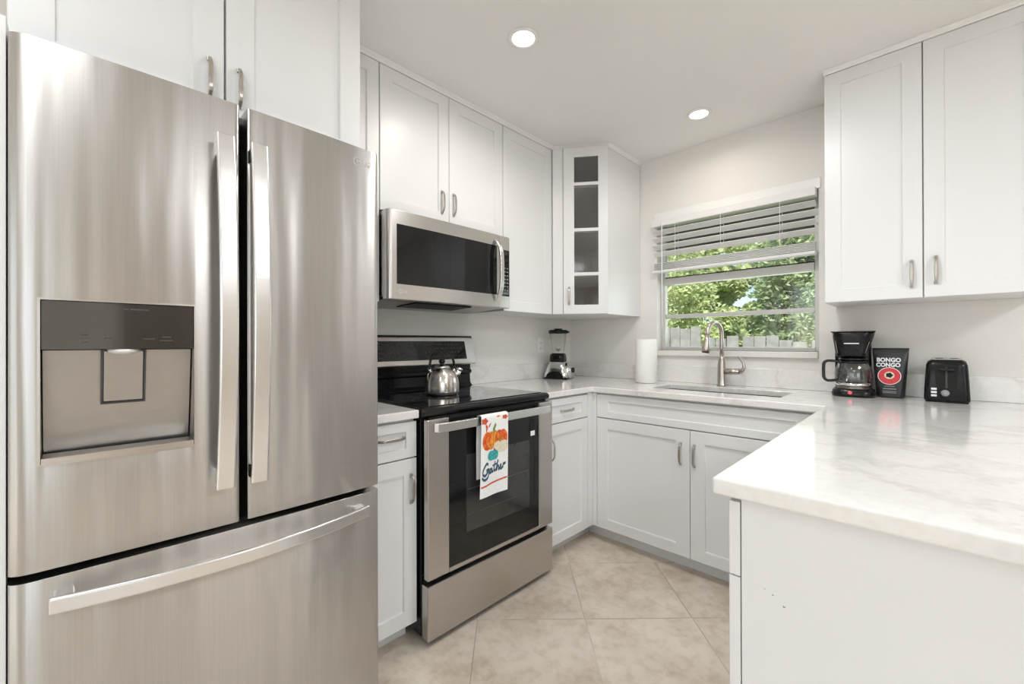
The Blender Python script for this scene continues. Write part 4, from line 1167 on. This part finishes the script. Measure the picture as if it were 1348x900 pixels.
mb = MB(); mb.box(-0.062, 0.062, -0.0062, -0.0035, 0.2145, 0.2165); mb.build('seal_line', M['mark_dim'], bag)

# toaster
to = thing('toaster', 'black two-slice toaster at the right end of the worktop', 'toaster', (2.116, -0.118, ZT + .0005), math.radians(-2))
mb = MB(); loft(mb, rings_rr([(0.006, 0.068, 0.080, 0.014, 0, 0), (0.012, 0.070, 0.082, 0.016, 0, 0), (0.09, 0.067, 0.080, 0.018, 0, 0), (0.158, 0.063, 0.078, 0.020, 0, 0), (0.174, 0.058, 0.073, 0.022, 0, 0), (0.180, 0.050, 0.065, 0.022, 0, 0)]))
tb = mb.build('body', M['black'], to)
mb = MB(); mb.box(-0.064, 0.064, -0.074, 0.074, 0.0, 0.0055); mb.build('foot', M['black_matte'], to)
mb = MB(); mb.box(-0.048, 0.048, -0.060, 0.062, 0.1805, 0.186, 0.002); tp = mb.build('top_plate', M['steel_dark'], to)
for x in (-0.023, 0.023):
    mb = MB(); mb.box(x - 0.012, x + 0.012, -0.052, 0.054, 0.1862, 0.1868); mb.build('bread_slot', M['black_matte'], tp)
mb = MB()
def ty(z): return -0.0825 + 0.0045 * max(0, (z - 0.012)) / 0.146
sh = [(-0.036, 0.160), (0.036, 0.160), (0.034, 0.10), (0.030, 0.062), (0.022, 0.054), (-0.022, 0.054), (-0.030, 0.062), (-0.034, 0.10)]
vv = [(x, ty(z) - 0.0012, z) for x, z in sh]; vi = [(x * 0.88, ty(z0_) - 0.0012, z0_) for x, z in sh for z0_ in [0.107 + (z - 0.107) * 0.90]]
n = len(sh); mb._add(vv + vi, [(i, (i + 1) % n, n + (i + 1) % n, n + i) for i in range(n)]); mb._add([(x, y + .0004, z) for x, y, z in vi], [tuple(range(n))], M['black_matte'])
mb.mats.insert(0, M['black_glass']) if False else None
mb2 = mb.build('lever_recess', M['black_matte'], tb)
mb = MB(); mb.box(-0.003, 0.003, ty(.1) - .003, ty(.1) + .002, 0.062, 0.15); mb.build('lever_track', M['mark_dark'], tb)
mb = MB(); mb.box(-0.022, 0.022, ty(.14) - 0.022, ty(.14) - 0.003, 0.136, 0.147, 0.003); mb.build('lever', M['black'], tb)
for z in (0.029, 0.043, 0.057):
    mb = MB(); mb.box(-0.047, -0.029, ty(z) - 0.004, ty(z) + .002, z - 0.0045, z + 0.0045, 0.0015); b_ = mb.build('button', M['white_plastic'], tb); b_['label'] = 'white button'
mb = MB(); mb.lathe([(0.0, 0.0), (0.0135, 0.0), (0.013, -0.010), (0.0, -0.011)], (-0.004, ty(.043), 0.041), seg=28, axis='y'); d_ = mb.build('dial', M['mark'], tb)

# wall outlet behind the blender
ol = thing('wall_outlet', 'white wall outlet on the left wall behind the blender', 'outlet', (0.0005, -0.372, 1.150))
mb = MB(); mb.box(0.0, 0.005, -0.035, 0.035, -0.057, 0.057, 0.002); mb.build('cover_plate', M['white_plastic'], ol)
mb = MB()
for z in (-0.02, 0.02): mb.box(0.005, 0.0075, -0.016, 0.016, z - 0.014, z + 0.014, 0.001)
soc = mb.build('socket', M['white_plastic'], ol)
mb = MB()
for z in (-0.02, 0.02):
    for y in (-0.006, 0.006): mb.box(0.0075, 0.0078, y - 0.0012, y + 0.0012, z - 0.004, z + 0.006)
mb.build('slot', M['black_matte'], soc)

# ------------------------------------------------------------------ blind
bd = thing('window_blind', 'white slatted blind half raised over the kitchen window', 'blind', (1.185, -0.03, 1.995))
mb = MB(); mb.box(-0.462, 0.452, -0.026, 0.024, -0.047, 0.0, 0.003); mb.build('headrail', M['slat'], bd)
def slat_mesh(z, tilt, dy=0.0):
    mb = MB(); w = 0.025; prof = []
    top = []; bot = []
    for i in range(7):
        t = -1 + i / 3; c_ = 0.003 * (1 - t * t)
        y, zz = t * w, c_
        ca, sa = math.cos(tilt), math.sin(tilt)
        top.append((y * ca - zz * sa + dy, z + y * sa + zz * ca)); zz -= 0.0028
        bot.append((y * ca - zz * sa + dy, z + y * sa + zz * ca))
    mb.prism(top + bot[::-1], -0.460, 0.450, axis='x'); return mb
for k in range(4): slat_mesh(-0.083 - k * 0.049, math.radians(-26)).build('slat', M['slat'], bd)
for k in range(6): slat_mesh(-0.292 - k * 0.0078, math.radians(3)).build('slat', M['slat'], bd)
mb = MB(); mb.box(-0.460, 0.450, -0.026, 0.026, -0.357, -0.340, 0.003); mb.build('bottom_rail', M['slat'], bd)
for x in (-0.30, -0.02, 0.29):
    mb = MB(); mb.tube([(x, -0.027, -0.04), (x, -0.027, -0.345)], 0.0012, 6); mb.tube([(x, 0.027, -0.04), (x, 0.027, -0.345)], 0.0012, 6); mb.build('ladder_cord', M['slat'], bd)
mb = MB(); mb.tube([(-0.385, -0.034, -0.02), (-0.385, -0.034, -0.50), (-0.386, -0.032, -0.78)], 0.0035, 8); mb.build('tilt_wand', M['white_plastic'], bd)

# ------------------------------------------------------------------ recessed ceiling lights
def downlight(label, x, y, e):
    r = thing('recessed_light', label, 'ceiling light', (x, y, ZC), 0, 'recessed ceiling lights')
    MB().lathe([(0.047, -0.0005), (0.064, -0.0005), (0.062, -0.005), (0.049, -0.007), (0.047, -0.004)], seg=36).build('trim_ring', M['trim'], r)
    MB().lathe([(0.0, -0.001), (0.0468, -0.001), (0.0465, -0.004), (0.0, -0.0045)], seg=36).build('lens', M['lamp_glow'], r)
    l = lamp('downlight_lamp', 'AREA', (0, 0, -0.010), e, (1.0, 0.90, 0.79), 0.09, spread=math.radians(160)); l.parent = r
    return r
downlight('recessed ceiling light nearer the camera, above the range side of the floor', 0.865, -1.482, 5)
downlight('recessed ceiling light farther away, above the sink and window', 1.159, -0.373, 1.9)

# ------------------------------------------------------------------ outside
mb = MB(); mb.box(-12, 12, 0.16, 14, -0.45, -0.25)
struct(mb.build('ground', M['grass']))
mb = MB(); mb.box(-3.2, 4.2, 0.16, 0.78, 2.02, 2.05); mb.box(-3.2, 4.2, 0.75, 0.79, 1.935, 2.10)
struct(mb.build('roof_eave', M['eave']))
fn = thing('fence', 'weathered wooden picket fence outside the kitchen window', 'fence', (0, 3.5, -0.25))
rnd = random.Random(11); x = -1.55
k = 0
while x < 2.2:
    w = rnd.uniform(0.13, 0.15)
    top = (1.64 if x < -0.28 else 1.49) + rnd.uniform(-.02, .02)
    if x > 0.65: top -= 0.06
    mb = MB(); mb.box(x, x + w, -0.01 + rnd.uniform(-.004, .004), 0.012, 0.02, top, 0.004); mb.build('picket', M['wood_fence'], fn)
    x += w + rnd.choice((0.006, 0.012, 0.05)); k += 1
mb = MB(); mb.box(-1.6, 2.3, 0.013, 0.05, 0.4, 0.49); mb.box(-1.6, 2.3, 0.013, 0.05, 1.2, 1.29); mb.build('rail', M['wood_fence'], fn)

def tree(name, label, x, y, h, crown_c, crown_r, n, mat, seed, leaf=0.07):
    r = thing(name, label, 'tree', (x, y, -0.25), 0, 'trees beyond the fence')
    rnd = random.Random(seed)
    mb = MB(); mb.tube([(0, 0, 0), (0.05, 0.02, h * .4), (-0.04, 0, h * .75), (0.02, 0.05, h)], [0.09, 0.07, 0.05, 0.02], 8)
    for q in range(6):
        a = rnd.uniform(0, 2 * PI); z = h * rnd.uniform(.35, .8); L = rnd.uniform(.4, .9)
        mb.tube([(0, 0, z), (L * .5 * math.cos(a), L * .5 * math.sin(a), z + .25), (L * math.cos(a), L * math.sin(a), z + .4)], [0.03, 0.02, 0.008], 6)
    mb.build('trunk', M['bark'], r)
    mb = MB(); cl = []
    for q in range(110):
        while True:
            p = Vector((rnd.uniform(-1, 1), rnd.uniform(-1, 1), rnd.uniform(-1, 1)))
            if 0.25 < p.length < 1: break
        cl.append((Vector((p.x * crown_r[0], p.y * crown_r[1], p.z * crown_r[2])) + Vector(crown_c), rnd.uniform(.18, .36)))
    for q in range(n):
        c_, s = rnd.choice(cl)
        d = Vector((rnd.gauss(0, 1), rnd.gauss(0, 1), rnd.gauss(0, 1))).normalized() * s * rnd.uniform(.5, 1.0)
        p = c_ + d
        a = Vector((rnd.gauss(0, 1), rnd.gauss(0, 1), rnd.gauss(0, .6))).normalized(); b = a.cross(Vector((rnd.gauss(0, 1), rnd.gauss(0, 1), rnd.gauss(0, 1)))).normalized()
        L = leaf * rnd.uniform(.7, 1.3); wv = L * 0.45
        mb._add([tuple(p - a * L * .5), tuple(p + b * wv * .5), tuple(p + a * L * .5), tuple(p - b * wv * .5)], [(0, 1, 2, 3)])
    mb.build('foliage', mat, r, recalc=False)
tree('tree', 'bright yellow-green tree outside, behind the left of the window', -1.68, 5.2, 3.0, (0, 0, 2.0), (0.92, 0.7, 1.6), 15000, M['leaf_bright'], 1, 0.09)
tree('tree', 'mid green tree outside, behind the middle of the window', 0.50, 5.75, 3.4, (0, 0, 2.0), (0.80, 0.6, 1.7), 14000, M['leaf_mid'], 2, 0.10)
tree('tree', 'dark green leaning bush outside, behind the right of the window over the fence', 1.62, 4.1, 2.4, (-0.1, 0, 1.75), (0.62, 0.22, 0.95), 7000, M['leaf_mid'], 3, 0.07)
tree('tree', 'tall tree far outside the window, above the fence line at left', -2.6, 8.4, 4.6, (0, 0, 2.5), (1.55, 0.9, 2.6), 24000, M['leaf_bright'], 4, 0.19)
tree('tree', 'distant hazy tree outside, seen through the gap in the middle of the window', -0.9, 11.4, 5.2, (0, 0, 2.7), (2.2, 0.8, 2.9), 20000, M['leaf_bright'], 6, 0.24)
tree('tree', 'tall tree far outside the window, filling the gap behind the nearer trees', 1.35, 8.4, 5.0, (0, 0, 2.5), (2.0, 0.9, 2.7), 24000, M['leaf_mid'], 5, 0.19)
